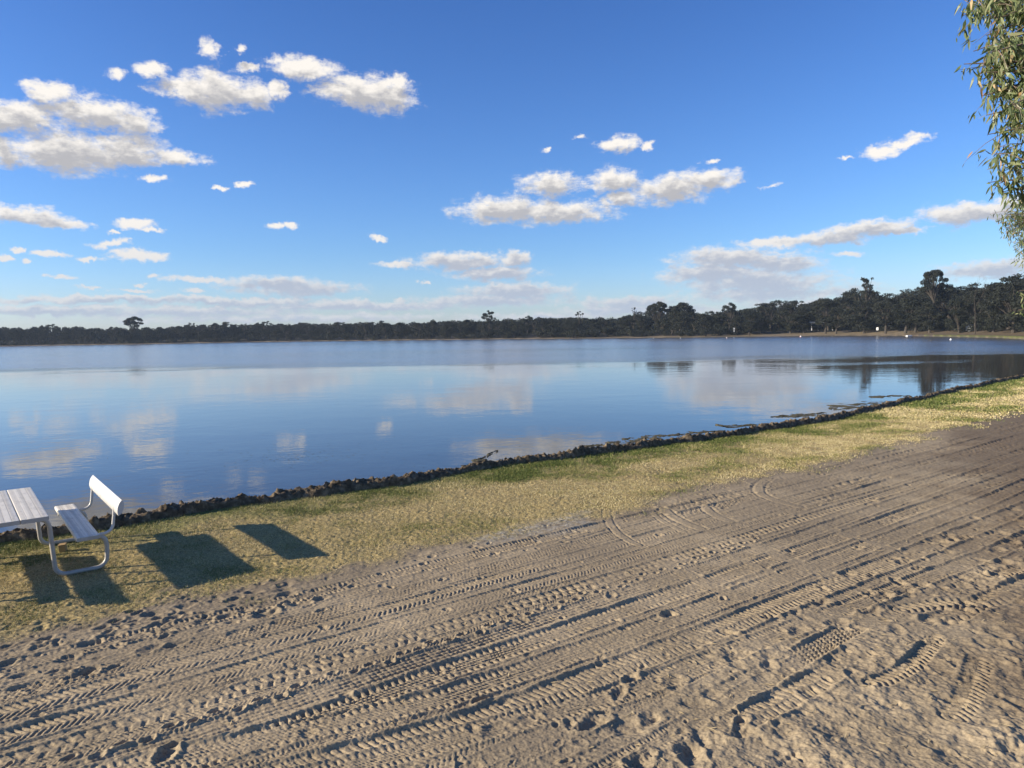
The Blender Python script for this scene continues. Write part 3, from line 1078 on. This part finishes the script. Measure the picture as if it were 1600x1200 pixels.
def plank_profile(u0, u1, ztop, th, ribs=4, rad=.008):
    """ribbed extruded plank section, rounded at its upper corners"""
    pr = [(u0 + .004, ztop - th), (u0, ztop - th + .004), (u0, ztop - rad)]
    pr += [(u0 + rad * (1 - math.cos(a)), ztop - rad * (1 - math.sin(a))) for a in (R(30), R(60), R(90))]
    wd = (u1 - u0) / ribs
    for k in range(1, ribs):
        c_ = u0 + wd * k
        pr += [(c_ - .004, ztop), (c_ - .0025, ztop - .0025), (c_ + .0025, ztop - .0025), (c_ + .004, ztop)]
    pr += [(u1 - rad * (1 - math.sin(R(90) - a)) if False else u1 - rad * (1 - math.cos(a)), ztop - rad * (1 - math.sin(a))) for a in (R(90), R(60), R(30))]
    pr += [(u1, ztop - rad), (u1, ztop - th + .004), (u1 - .004, ztop - th)]
    return pr[::-1]


for k in range(3):
    u1 = -k * (TW / 3) - (.002 if k else 0)
    u0 = -(k + 1) * (TW / 3) + .004
    p = MB().prism(plank_profile(u0, u1, .745, .045), -HL, HL).build('table_plank', M['alu'], pt, smooth=True)
    MB().prism([(u0 + .002, .701), (u1 - .002, .701), (u1 - .002, .743), (u0 + .002, .743)][::-1], -HL - .004, -HL + .001).build('end_cap', M['tube'], p)
S0, S1 = .238, .458


def mirror(u):
    return -TW - u


for side in (0, 1):
    fu = (lambda u: u) if side == 0 else mirror
    a, b = sorted((fu(S0), fu(S1)))
    seat = MB().prism(plank_profile(a, b, .455, .042, 5, .012), -HL, HL).build('seat', M['alu'], pt, smooth=True)
    MB().prism([(a + .003, .415), (b - .003, .415), (b - .003, .452), (a + .003, .452)][::-1], -HL - .004, -HL + .001).build('end_cap', M['tube'], seat)
    # curved backrest section: broad D, bulging away from the sitter
    prof = []
    cu, cz, hh_ = .668, .718, .088
    tilt = R(-14)
    for k in range(9):                       # outer bulge
        t = -1 + 2 * k / 8
        prof.append((.038 * (1 - t * t) ** .6 + .002, t * hh_))
    for k in range(7):                       # front face, slightly hollow
        t = 1 - 2 * k / 6
        prof.append((-.022 + .018 * t * t * 1.0 - (.0 if abs(t) < 1 else -.004), t * hh_ * (.97)))
    pr = []
    for (p, q) in prof:
        uu = cu + p * math.cos(tilt) - q * math.sin(tilt)
        vv = cz + p * math.sin(tilt) + q * math.cos(tilt)
        pr.append((fu(uu), vv))
    # slimmer than it is tall
    if side:
        pr = pr[::-1]
    bk = MB().prism(pr[::-1], -HL, HL).build('backrest', M['white'], pt, smooth=True, angle=50)
    for wv in (-.72, .78):
        def arc(c, rad, a0, a1, k=7):
            return [(c[0] + rad * math.cos(R(a0 + (a1 - a0) * i / k)), c[1] + rad * math.sin(R(a0 + (a1 - a0) * i / k))) for i in range(k + 1)]
        path = [(-.30, .675), (-.12, .675)] + arc((-.09, .565), .11, 90, 0) + [(.035, .30)] + arc((.155, .135), .11, 180, 270)
        path += arc((.44, .135), .11, 270, 360) + [(.555, .25)] + arc((.455, .29), .095, 0, 90) + [(.25, .385)]
        MB().tube([(fu(p), wv, q) for p, q in path], .024, 12).build('frame_tube', M['tube'], pt, smooth=True, angle=60)
        path = [(.30, .398), (.50, .398)] + arc((.53, .50), .10, 270, 350) + [(.638, .56), (.655, .70)]
        MB().tube([(fu(p), wv, q) for p, q in path], .017, 10).build('back_support', M['white'], pt, smooth=True, angle=60)

# small timber block on the lawn below the seat
m, n, out = new_mat('weathered_timber')
tcn = n.new('ShaderNodeTexCoord')
c = n.mix(n.noise(n.vmath('MULTIPLY', tcn.outputs['Object'], (2, 2, 14)), 12, 5), (.16, .09, .035, 1), (.48, .32, .13, 1))
principled(n, out, c, .85)
M['timber'] = m
q = on_level(99, 862)
blk = MB().box((0, 0, .045), (.075, .085, .09)).box((.0, .004, .094), (.085, .09, .008)).build('timber_block', M['timber'], bevel=.004, loc=(q.x, q.y, 0))
blk.rotation_euler = (R(2), R(-4), R(20))
tag(blk, 'small weathered timber block on the grass under the picnic seat', 'wood block')

# ---------------------------------------------------------------- trees
m, n, out = new_mat('gum_leaves')
geo = n.new('ShaderNodeNewGeometry')
oi = n.new('ShaderNodeObjectInfo')
nz = n.noise(geo.outputs['Position'], .35, 3, .6)
c = n.mix(n.smooth(nz, .3, .7), (.007, .010, .007, 1), (.020, .024, .014, 1))
c = n.mix(n.math('MULTIPLY', geo.outputs['Random Per Island'], .5), c, (.018, .022, .016, 1))
c = n.mix(n.math('MULTIPLY', oi.outputs['Random'], .45), c, (.026, .028, .019, 1))
principled(n, out, c, .7, spec=.25)
M['far_leaf'] = m
m, n, out = new_mat('gum_bark')
geo = n.new('ShaderNodeNewGeometry')
c = n.mix(n.noise(n.vmath('MULTIPLY', geo.outputs['Position'], (1, 1, .3)), 1.5, 4), (.035, .03, .026, 1), (.09, .078, .064, 1))
principled(n, out, c, .9, spec=.1)
M['bark'] = m


def leaf_cards(centres, radii, per, size, g, flat=.55):
    """small leaf clumps spread through the volume of every foliage tuft"""
    V = []
    for c, rd in zip(centres, radii):
        k = max(6, int(per * rd * rd))
        d = g.normal(size=(k, 3))
        d /= np.linalg.norm(d, axis=1)[:, None]
        rad = rd * g.random(k) ** .42
        p = np.array(c) + d * rad[:, None] * np.array([1, 1, flat])
        V.append(p)
    P = np.concatenate(V)
    k = len(P)
    a = g.normal(size=(k, 3))
    a /= np.linalg.norm(a, axis=1)[:, None]
    b = np.cross(a, g.normal(size=(k, 3)))
    b /= np.linalg.norm(b, axis=1)[:, None]
    sz = size * (0.5 + g.random(k))[:, None]
    q = np.stack([P - a * sz - b * sz * .3, P + b * sz * .55, P + a * sz + b * sz * .25, P - b * sz * .5], 1).reshape(-1, 3)
    return q, np.arange(k * 4).reshape(-1, 4)


def gum_proto(seed, Ht, Wd, ntuft, style='round', per=130, size=.19, lowest=.30):
    g = np.random.default_rng(seed)
    root = empty('gum_tree')
    mb = MB()
    fork = Ht * (.22 if style != 'tall' else .5)
    lean = g.normal(0, .05 * Ht, 2)
    base_r = .028 * Ht
    mb.tube([(0, 0, -.4), (lean[0] * .2, lean[1] * .2, fork * .5), (lean[0] * .5, lean[1] * .5, fork)], [base_r * 1.2, base_r, base_r * .8], 8)
    cent, rad = [], []
    for i in range(ntuft):
        if style == 'round':
            a = g.uniform(0, 6.28)
            h = lowest + (1 - lowest) * g.random() ** .8
            prof = math.sin(min(1, (1.06 - h) / .5) * math.pi / 2) * (.5 + .5 * sstep(np.array(h), .2, .5))
            rr_ = Wd / 2 * prof * g.random() ** .4
            z = Ht * h * .94
        elif style == 'umbrella':
            a = g.uniform(0, 6.28)
            rr_ = Wd / 2 * g.random() ** .5
            z = Ht * (.94 - .22 * (rr_ / (Wd / 2)) ** 2 - .22 * g.random() ** 3)
        else:                                # tall: tiers on a bare stem
            a = g.uniform(0, 6.28)
            tier = [.97, .86, .74][i % 3]
            rr_ = Wd / 2 * g.random() ** .5 * [.8, 1, .9][i % 3]
            z = Ht * (tier + g.normal(0, .028) - .05 * (rr_ / (Wd / 2)) ** 2)
        c = (rr_ * math.cos(a) + lean[0], rr_ * math.sin(a) + lean[1], z)
        cent.append(c)
        rad.append(g.uniform(.09, .17) * Wd if style != 'tall' else g.uniform(.07, .17) * Wd)
        if i % 2 == 0 or style != 'round':
            mid = (c[0] * .45 + lean[0] * .4, c[1] * .45 + lean[1] * .4, fork + (z - fork) * .55)
            mb.tube([(lean[0] * .5, lean[1] * .5, fork * .96), mid, (c[0] * .8, c[1] * .8, (fork + (z - fork) * .85)), c], [base_r * .5, base_r * .3, base_r * .18, base_r * .06], 5, cap=False)
    mb.build('trunk', M['bark'], root, smooth=True)
    v, f = leaf_cards(cent, rad, per, size, g, .5 if style != 'round' else .62)
    np_mesh('crown', v, f, M['far_leaf'], root, smooth=False)
    return root


def copy_tree(root, loc, rz, sc_):
    c = root.copy()
    COL.objects.link(c)
    c.location = loc
    c.rotation_euler = (0, 0, rz)
    c.scale = sc_
    for ch in [o for o in root.children]:
        d = ch.copy()
        COL.objects.link(d)
        d.parent = c
    return c


protos = [gum_proto(11, 12, 9.5, 46), gum_proto(12, 11.5, 8, 40, lowest=.22), gum_proto(13, 12.5, 10, 50, lowest=.25), gum_proto(14, 12, 7.5, 36),
          gum_proto(15, 12, 9, 26, 'umbrella', 90), gum_proto(16, 12, 8, 15, 'umbrella', 90), gum_proto(17, 12, 9, 54, lowest=.12)]
used = set()
rg = random.Random(21)
# treeline silhouette of the photograph: x, height of the canopy top (y)
TOPX = [-120, 0, 40, 75, 130, 180, 240, 300, 400, 500, 600, 700, 760, 830, 900, 960, 1010, 1060, 1110, 1160, 1200, 1260, 1300, 1340, 1390, 1430, 1490, 1540, 1600, 1720]
TOPY = [508, 507, 511, 503, 509, 511, 511, 505, 503, 502, 501, 498, 495, 493, 494, 495, 482, 478, 486, 478, 471, 463, 458, 454, 455, 446, 445, 442, 428, 420]


def horizon_y(x):
    return 532 - .018 * x


def place(px, back, top_y, proto, label, group=None, cat='tree', wide=1.0, name=None):
    d = ray(px, horizon_y(px))
    az = math.degrees(math.atan2(d.x, d.y))
    dist = float(far_r(np.array([az]))[0]) + back
    x, y = dist * math.sin(R(az)), dist * math.cos(R(az))
    z = height_at(x, y)
    top = at_dist(px, top_y, dist).z
    hgt = max(1.5, top - z)
    k = hgt / 12.0
    kx = k * wide
    key = proto.name
    if key in used:
        o = copy_tree(proto, (x, y, z), rg.uniform(0, 6.28), (kx, kx, k))
    else:
        used.add(key)
        o = proto
        o.location = (x, y, z)
        o.scale = (kx, kx, k)
        o.rotation_euler = (0, 0, rg.uniform(0, 6.28))
    if name:
        o.name = name
    tag(o, label, cat, group)
    return o


def belt(px):
    if px < 185:
        return 'hazy dark gum tree in the low belt on the far left shore', 'gum trees of the far left shore'
    if px < 760:
        return 'small dark gum tree in the even low belt across the middle of the far shore', 'gum trees of the middle far shore'
    if px < 1190:
        return 'dark gum tree in the belt right of centre that rises to the right', 'gum trees right of centre'
    return 'dark tall gum tree of the dense wood on the right shore', 'gum trees of the right shore'


px = -110.0
row = 0
while px < 1720:
    far_left = px < 760
    step = 15 if px < 400 else 17 if px < 760 else 21 if px < 1190 else 30
    for rw in range(2 if px < 1000 else 3):
        x = px + rg.uniform(-.4, .4) * step
        ty = float(np.interp(x, TOPX, TOPY))
        hgt = horizon_y(x) - ty
        back = (9 + 8 * rg.random()) if rw == 0 else (26 + 10 * rg.random()) if rw == 1 else (44 + 10 * rg.random())
        y = ty + ((rg.uniform(.05, .50) if rw == 0 else rg.uniform(-.16, .30)) * hgt if px < 1190 else (rg.uniform(.02, .40) if rw == 0 else rg.uniform(-.10, .22)) * hgt)
        p = protos[rg.choice([0, 1, 2, 3, 6, 6]) if rw == 0 else rg.choice([0, 3, 4, 4, 5, 5])]
        lb, gp = belt(x)
        place(x, back, y, p, lb, gp, wide=rg.uniform(.95, 1.35) if rw == 0 or px > 1190 else rg.uniform(.6, 1.15))
    px += step

# trees that stand out of the skyline
place(210, 30, 493, gum_proto(31, 12, 8.5, 34, 'umbrella', 170), 'tall broad-domed gum tree standing above the far left treeline', wide=.95)
place(765, 30, 483, gum_proto(32, 12, 7, 26, 'umbrella', 170), 'round-headed gum tree poking above the middle of the far treeline', wide=.8)
pd = gum_proto(33, 12, 9, 36, 'umbrella', 150)
place(1028, 25, 469, pd, 'left one of two broad spreading gum crowns above the treeline right of centre', wide=.85)
place(1062, 28, 472, gum_proto(34, 12, 10, 40, 'umbrella', 150), 'right one of two broad spreading gum crowns above the treeline right of centre', wide=.95)
place(990, 25, 481, gum_proto(35, 12, 5, 12, 'tall', 150), 'narrow tufted gum tree left of the two broad spreading crowns', wide=.7)
place(908, 25, 482, gum_proto(36, 12, 6, 12, 'umbrella', 120), 'small open umbrella-shaped gum tree above the far belt, left of the narrow tufted one', wide=.7)
place(1140, 25, 472, gum_proto(39, 12, 8, 22, 'umbrella', 130), 'airy gum crown between the spreading pair and the high wood at right', wide=.8)
place(1353, 26, 434, gum_proto(37, 12, 5.2, 30, 'tall', 170, .19), 'tallest slender gum with two flat tiers of leaves on a bare stem', wide=.62)
place(1460, 22, 423, gum_proto(38, 12, 7.5, 44, 'tall', 170, .19), 'tall gum with a tufted top left of the bare dead tree', wide=.6)
place(1170, 8, 492, gum_proto(40, 12, 9, 44, lowest=.15), 'rounded grey green gum on the beach edge behind the pale post', wide=1.1)

# dead tree on the skyline
g = np.random.default_rng(5)
mb = MB()


def twig(mb, p, d, L, r_, depth):
    p = Vector(p)
    pts = [p]
    dd = Vector(d)
    for i in range(3):
        dd = (dd + Vector(g.normal(0, .16, 3))).normalized()
        pts.append(pts[-1] + dd * L / 3)
    mb.tube(pts, [r_, r_ * .85, r_ * .7, r_ * .5], 5, cap=False)
    if depth:
        for k in range(3):
            nd = (dd + Vector(g.normal(0, .55, 3))).normalized()
            nd.z = abs(nd.z) * .8 + .2
            twig(mb, pts[2 + (k > 0)], nd.normalized(), L * .62, r_ * .5, depth - 1)


twig(mb, (0, 0, -.3), (0, 0, 1), 8.0, .20, 4)
q = at_dist(1524, 500, 190)
dead = mb.build('dead_tree', M['bark'], smooth=True)
dead.location = (q.x, q.y, height_at(q.x, q.y))
zt = at_dist(1524, 428, 190).z - dead.location.z
mz = max(v[2] for v in mb.v)
dead.scale = (zt / mz * .8,) * 2 + (zt / mz,)
tag(dead, 'leafless dead tree standing above the wood at the right', 'tree')

# shrubs under the trees at the water's edge
sprotos = []
for sd in (51, 52, 53):
    g = np.random.default_rng(sd)
    root = empty('shrub')
    cent = [(g.normal(0, 1.1), g.normal(0, 1.1), g.uniform(.5, 2.3)) for _ in range(16)]
    v, f = leaf_cards(cent, [g.uniform(.6, .95) for _ in cent], 150, .14, g, .8)
    np_mesh('foliage', v, f, M['far_leaf'], root, smooth=False)
    mbs = MB()
    for c in cent[:8]:
        mbs.tube([(0, 0, -.2), (c[0] * .6, c[1] * .6, c[2] * .5), c], [.07, .045, .015], 5, cap=False)
    mbs.build('stem', M['bark'], root, smooth=True)
    sprotos.append(root)
px = -100.0
k = 0
while px < 1700:
    d = ray(px, horizon_y(px))
    az = math.degrees(math.atan2(d.x, d.y))
    dist = float(far_r(np.array([az]))[0]) + (rg.uniform(6, 11) if px < 1150 else rg.uniform(15, 22))
    x, y = dist * math.sin(R(az)), dist * math.cos(R(az))
    sc_ = rg.uniform(.7, 1.35)
    if k < 3:
        o = sprotos[k]
        o.location = (x, y, height_at(x, y))
        o.scale = (sc_ * 1.4, sc_ * 1.4, sc_)
    else:
        o = copy_tree(sprotos[rg.randrange(3)], (x, y, height_at(x, y)), rg.uniform(0, 6), (sc_ * 1.4, sc_ * 1.4, sc_))
    tag(o, 'low dark shrub under the gum trees along the far beach', 'shrub', 'shrubs along the far shore')
    px += rg.uniform(14, 26) if px < 1150 else rg.uniform(22, 50)
    k += 1

# the wood behind, one mass
g = np.random.default_rng(88)
cents, rads = [], []
for a in np.arange(-50, 50, .30):
    fr_ = float(far_r(np.array([a]))[0])
    dcam = ray(800, 500)
    pxx = 800 + F_PX * math.tan(R(a))
    ty = float(np.interp(pxx, TOPX, TOPY))
    hgt_ang = (horizon_y(pxx) - ty) / F_PX
    for k in range(9):
        dd = fr_ + 50 + 26 * g.random()
        top = CAM_H + dd * hgt_ang * (g.uniform(.1, .62) if k < 5 else g.uniform(-.1, .35))
        cents.append((dd * math.sin(R(a + g.normal(0, .1))), dd * math.cos(R(a)), max(1.5, top)))
        rads.append(g.uniform(1.6, 2.6))
v, f = leaf_cards(cents, rads, 60, .36, g, .8)
o = np_mesh('far_wood', v, f, M['far_leaf'], smooth=False)
tag(o, 'dark mass of wood behind the shore trees', 'wood', kind='stuff')

# ---------------------------------------------------------------- near gum trees at the right edge
m, n, out = new_mat('near_gum_leaf')
geo = n.new('ShaderNodeNewGeometry')
c = n.ramp(geo.outputs['Random Per Island'], [(0, (.06, .09, .035, 1)), (.35, (.115, .15, .055, 1)), (.7, (.19, .22, .095, 1)), (.93, (.22, .22, .11, 1)), (.97, (.42, .30, .14, 1)), (1, (.34, .20, .10, 1))])
b = n.new('ShaderNodeBsdfPrincipled')
n.put(b.inputs['Base Color'], c)
b.inputs['Roughness'].default_value = .45
tl = n.new('ShaderNodeBsdfTranslucent')
n.put(tl.inputs[0], n.mix(1.0, c, (1.1, 1.25, .6, 1), 'MULTIPLY'))
mx = n.new('ShaderNodeMixShader')
mx.inputs[0].default_value = .22
n.t.links.new(b.outputs[0], mx.inputs[1])
n.t.links.new(tl.outputs[0], mx.inputs[2])
n.t.links.new(mx.outputs[0], out.inputs[0])
M['near_leaf'] = m
m, n, out = new_mat('twig_bark')
geo = n.new('ShaderNodeNewGeometry')
c = n.mix(n.noise(geo.outputs['Position'], 14, 4), (.10, .07, .05, 1), (.27, .21, .165, 1))
principled(n, out, c, .85, bump(n, n.noise(geo.outputs['Position'], 40, 3), .4, .01))
M['twig'] = m


def near_gum(name, label, trunk_xy, tips, leafL, seed, nleaf=46, extra=60, top_z=9.0):
    g = np.random.default_rng(seed)
    tx, ty = trunk_xy
    tz = height_at(tx, ty)
    root = empty(name, (tx, ty, tz))
    tag(root, label, 'tree')
    mb = MB()
    tpath = [Vector((0, 0, -.3)), Vector((.1, .05, 1.5)), Vector((-.05, .12, 3.0)), Vector((.1, .0, 4.6)), Vector((.05, -.1, 6.2)), Vector((.2, 0, top_z))]
    mb.tube(tpath, [.24, .20, .17, .13, .09, .03], 12)
    mb.build('trunk', M['twig'], root, smooth=True)
    br = MB()
    LV, LF = [], []
    org = Vector((tx, ty, tz))

    def leaves_on(p, d, cnt, spread):
        for i in range(cnt):
            t = g.random()
            q = p + d * t + Vector(g.normal(0, spread, 3))
            L = leafL * g.uniform(.45, 1.2)
            W = L * g.uniform(.075, .12)
            ax = Vector((g.normal(0, .55), g.normal(0, .55), -1 + g.normal(0, .45))).normalized()
            sd = ax.cross(Vector(g.normal(0, 1, 3))).normalized()
            nrm = ax.cross(sd)
            bsi = len(LV)
            bend = nrm * L * g.uniform(-.12, .12)
            LV.extend([tuple(q), tuple(q + ax * L * .3 + sd * W + bend * .6), tuple(q + ax * L * .65 + sd * W * .8 + bend), tuple(q + ax * L),
                       tuple(q + ax * L * .65 - sd * W * .8 + bend), tuple(q + ax * L * .3 - sd * W + bend * .6)])
            LF.append((bsi, bsi + 1, bsi + 2, bsi + 3, bsi + 4, bsi + 5))
    for (tip, k) in tips:
        tip = Vector(tip) - org
        hz = max(1.0, min(top_z - .8, tip.z + g.uniform(-.9, .5)))
        a = Vector((.05, 0, hz - .8))
        b_ = a.lerp(tip, .5) + Vector(g.normal(0, .12, 3)) + Vector((0, 0, .45))
        c_ = a.lerp(tip, .82) + Vector((0, 0, .28)) + Vector(g.normal(0, .06, 3))
        br.tube([a, b_, c_, tip], [.042, .025, .013, .004], 6, cap=False)
        # side twigs with hanging leaves
        for j in range(max(2, int(5 * k))):
            t0 = g.uniform(.0, 1.0)
            s0 = c_.lerp(tip, t0)
            e0 = s0 + Vector(g.normal(0, .16, 3)) + Vector((0, 0, -.16 * g.random()))
            br.tube([s0, s0.lerp(e0, .5) + Vector((0, 0, .03)), e0], [.004, .003, .0015], 4, cap=False)
            leaves_on(s0, e0 - s0, int(nleaf / 5), .03)
        leaves_on(c_, tip - c_, int(nleaf * .35), .035)
    br.build('branches', M['twig'], root, smooth=True)
    me = bpy.data.meshes.new('leaves')
    me.from_pydata(LV, [], LF)
    me.update()
    me.materials.append(M['near_leaf'])
    o = bpy.data.objects.new('leaves', me)
    COL.objects.link(o)
    o.parent = root
    return root


g = np.random.default_rng(3)
edgeX = [(-120, 1470), (0, 1500), (25, 1497), (55, 1535), (80, 1515), (100, 1500), (125, 1525), (150, 1528), (180, 1535), (210, 1538), (240, 1550), (262, 1545), (285, 1538), (300, 1560)]
tips = []
for (y, x) in edgeX:
    tips.append((tuple(at_dist(x + 6, y, 8.6 + g.uniform(-.3, .4))), 1.0))
for i in range(125):
    y = g.uniform(-260, 280)
    xe = np.interp(y, [e[0] for e in edgeX], [e[1] for e in edgeX])
    x = xe + 22 + abs(g.normal(0, 1)) * 95
    if y > 215 and g.random() < .35:
        continue
    tips.append((tuple(at_dist(min(x, 1900), y, 8.7 + g.uniform(-.9, 1.3))), 1.0))
near_gum('gum_tree', 'near gum tree whose leafy branches hang into the picture at the upper right', (7.9, 7.0), tips, .125, 4, 74)
tips = []
for i in range(64):
    y = g.uniform(318, 408)
    xe = np.interp(y, [320, 345, 365, 385, 400], [1574, 1556, 1562, 1578, 1588])
    tips.append((tuple(at_dist(xe + 4 + abs(g.normal(0, 1)) * 50, y, 15.5 + g.uniform(-1, 1))), .8))
for y in (455, 466, 474, 484):
    tips.append((tuple(at_dist(1590 + (y % 7), y, 15.5)), .1))
near_gum('gum_tree', 'second gum tree with yellowish sprays showing low at the right edge below the nearer branches', (13.0, 12.0), tips, .10, 6, 80, top_z=7.5)

# ---------------------------------------------------------------- small things on the far side
m, n, out = new_mat('white_plastic')
principled(n, out, (.80, .80, .78, 1), .5)
M['wplastic'] = m
m, n, out = new_mat('red_plastic')
principled(n, out, (.55, .10, .06, 1), .5)
M['red'] = m
m, n, out = new_mat('dark_rubber')
principled(n, out, (.03, .035, .04, 1), .6)
M['darkp'] = m
m, n, out = new_mat('corrugated_iron')
tcn = n.new('ShaderNodeTexCoord')
c = n.mix(n.noise(tcn.outputs['Object'], 2, 4), (.34, .37, .40, 1), (.52, .55, .58, 1))
principled(n, out, c, .5, metal=.2)
M['iron'] = m
m, n, out = new_mat('red_board')
tcn = n.new('ShaderNodeTexCoord')
c = n.mix(n.noise(tcn.outputs['Object'], 2, 4), (.10, .045, .035, 1), (.16, .07, .05, 1))
principled(n, out, c, .8)
M['redboard'] = m


def lathe(mb, prof, n_=14, c=(0, 0, 0)):
    base = len(mb.v)
    for (r_, z) in prof:
        for k in range(n_):
            a = 2 * math.pi * k / n_
            mb.v.append((c[0] + r_ * math.cos(a), c[1] + r_ * math.sin(a), c[2] + z))
    for i in range(len(prof) - 1):
        for k in range(n_):
            a, b_ = base + i * n_ + k, base + i * n_ + (k + 1) % n_
            mb.f.append((a, b_, b_ + n_, a + n_))
    return mb


def buoy(px, py, size, mat, band, label):
    q = on_level(px, py, WATER_Z)
    root = empty('buoy', (q.x, q.y, WATER_Z))
    tag(root, label, 'buoy')
    mb = lathe(MB(), [(.02, -.3), (.30, -.2), (.42, 0), (.40, .18), (.26, .42), (.10, .62), (.03, .66)])
    f = mb.build('float', M[mat], root, smooth=True)
    f.scale = (size,) * 3
    if band:
        b_ = lathe(MB(), [(.425, -.06), (.44, 0), (.43, .12), (.41, .15)]).build('band', M[band], root, smooth=True)
        b_.scale = (size,) * 3
    h_ = lathe(MB(), [(.05, .64), (.05, .8), (.02, .82)]).build('eyelet', M['darkp'], root, smooth=True)
    h_.scale = (size,) * 3


buoy(1251, 526.5, .55, 'wplastic', 'red', 'red and white buoy at the far water edge in front of the wood')
buoy(1485.5, 531, .4, 'wplastic', None, 'plain white buoy farthest right on the water')
buoy(1455, 533, .35, 'darkp', None, 'small dark buoy left of the plain white one')
buoy(1135.5, 528.3, .35, 'wplastic', 'red', 'pale buoy at the water edge left of the white post')
buoy(1021, 529, .25, 'wplastic', None, 'tiny white buoy at the far edge, left of its pair')
buoy(1063, 528.6, .25, 'wplastic', None, 'tiny white buoy at the far edge, right of its pair')

# two upright white boards on the far beach


def board(px, py_base, py_top, back, wm, label, name='sign_board'):
    d = ray(px, horizon_y(px))
    az = math.degrees(math.atan2(d.x, d.y))
    dist = float(far_r(np.array([az]))[0]) + back
    x, y = dist * math.sin(R(az)), dist * math.cos(R(az))
    z = height_at(x, y)
    zt_, zb_ = at_dist(px, py_top, dist).z, at_dist(px, py_base, dist).z
    root = empty(name, (x, y, z), -R(az))
    tag(root, label, 'sign')
    zb = max(.1, zb_ - z)
    MB().box((0, 0, (zt_ - z + zb) / 2), (wm, .05, max(.5, zt_ - z - zb))).build('panel', M['wplastic'], root, bevel=.01)
    for sx in (-.4, .4):
        MB().tube([(sx * wm, .045, -.2), (sx * wm, .045, zt_ - z - .1)], .03, 8).build('post', M['darkp'], root, smooth=True)


board(1147, 518, 512.5, 8, .42, 'narrow upright white board on the beach right of centre')
board(1371, 516, 511.5, 12, .55, 'bright white board in front of the dark red shed')

# dark red shed with a pale roof among the trees
q = at_dist(1398, 512, 262)
x, y = q.x, q.y
z = height_at(x, y)
sh = empty('shed', (x, y, z), R(-20))
tag(sh, 'low dark red shed with a pale iron roof under the trees on the right shore', 'shed')
MB().box((0, 0, 1.2), (9.0, 4.0, 2.4)).build('wall', M['redboard'], sh)
MB().prism([(-2.5, 2.38), (2.5, 2.38), (0, 3.3)][::-1], -5.0, 5.0, 'x').build('roof', M['iron'], sh)
MB().box((2.0, -2.03, 1.0), (.9, .06, 2.0)).build('door', M['darkp'], sh)
MB().box((-1.6, -2.03, 1.4), (1.2, .06, .8)).build('window', M['wplastic'], sh)

# grey tank at the beach edge
q = at_dist(1515, 516, 200)
z = height_at(q.x, q.y)
tk = empty('water_tank', (q.x, q.y, z))
tag(tk, 'short grey water tank at the beach edge among bushes on the right', 'tank')
lathe(MB(), [(.0, 0), (.75, 0), (.78, .1), (.76, .5), (.78, .55), (.76, 1.0), (.78, 1.05), (.75, 1.5)], 20).build('tank_body', M['iron'], tk, smooth=True)
lathe(MB(), [(.80, 1.5), (.80, 1.56), (.2, 1.75), (0, 1.76)], 20).build('lid', M['iron'], tk, smooth=True)

# pulled-up white dinghy at the waterline
q = on_level(1421, 526, WATER_Z)
dg = empty('dinghy', (q.x, q.y, WATER_Z + .02), R(15))
tag(dg, 'small white dinghy at the water edge on the right shore', 'boat')
hv, hf = [], []
st_ = 9
for i in range(st_):
    t = i / (st_ - 1)
    xx = -1.3 + 2.6 * t
    wv = .55 * math.sin(min(1, (1 - t) * 1.9) * math.pi / 2)
    for (a, b_) in ((-1, .42 + .1 * t), (-.85, .08), (0, -.03 + .15 * t ** 3), (.85, .08), (1, .42 + .1 * t)):
        hv.append((xx, a * wv, b_))
for i in range(st_ - 1):
    for k in range(4):
        a = i * 5 + k
        hf.append((a, a + 1, a + 6, a + 5))
hf.append((0, 1, 2, 3, 4))
mb = MB()
mb.v, mb.f = hv, hf
dg.scale = (.62, .62, .62)
hull = mb.build('hull', M['wplastic'], dg, smooth=True)
sm = hull.modifiers.new('thick', 'SOLIDIFY')
sm.thickness = .04
MB().box((-.2, 0, .3), (.22, .92, .03)).build('thwart', M['timber'], dg)

# pale picnic shelter posts showing between the trunks
q = at_dist(1284, 509, 262)
z = height_at(q.x, q.y)
shl = empty('picnic_shelter', (q.x, q.y, z), R(-20))
tag(shl, 'pale posted picnic shelter glimpsed between trunks behind the red and white buoy', 'shelter')
for sx in (-3.2, -1.1, 1.1, 3.2):
    for sy in (-1.6, 1.6):
        MB().box((sx, sy, 1.25), (.16, .16, 2.5)).build('post', M['wplastic'], shl)
MB().prism([(-2.3, 2.5), (2.3, 2.5), (0, 3.1)][::-1], -4.2, 4.2, 'x').build('roof', M['iron'], shl)
MB().box((0, 0, .72), (2.0, .7, .06)).build('table', M['wplastic'], shl)

# ---------------------------------------------------------------- air
m, n, out = new_mat('haze_air')
pv = n.new('ShaderNodeVolumePrincipled')
pv.inputs['Color'].default_value = (.66, .82, 1.0, 1)
pv.inputs['Density'].default_value = .00017
n.t.links.new(pv.outputs[0], out.inputs['Volume'])
hz = MB().box((0, 0, 20), (3400, 3400, 48)).build('haze', m)
tag(hz, kind='stuff')
hz['label'] = 'thin blue haze over the lake and the far shore'
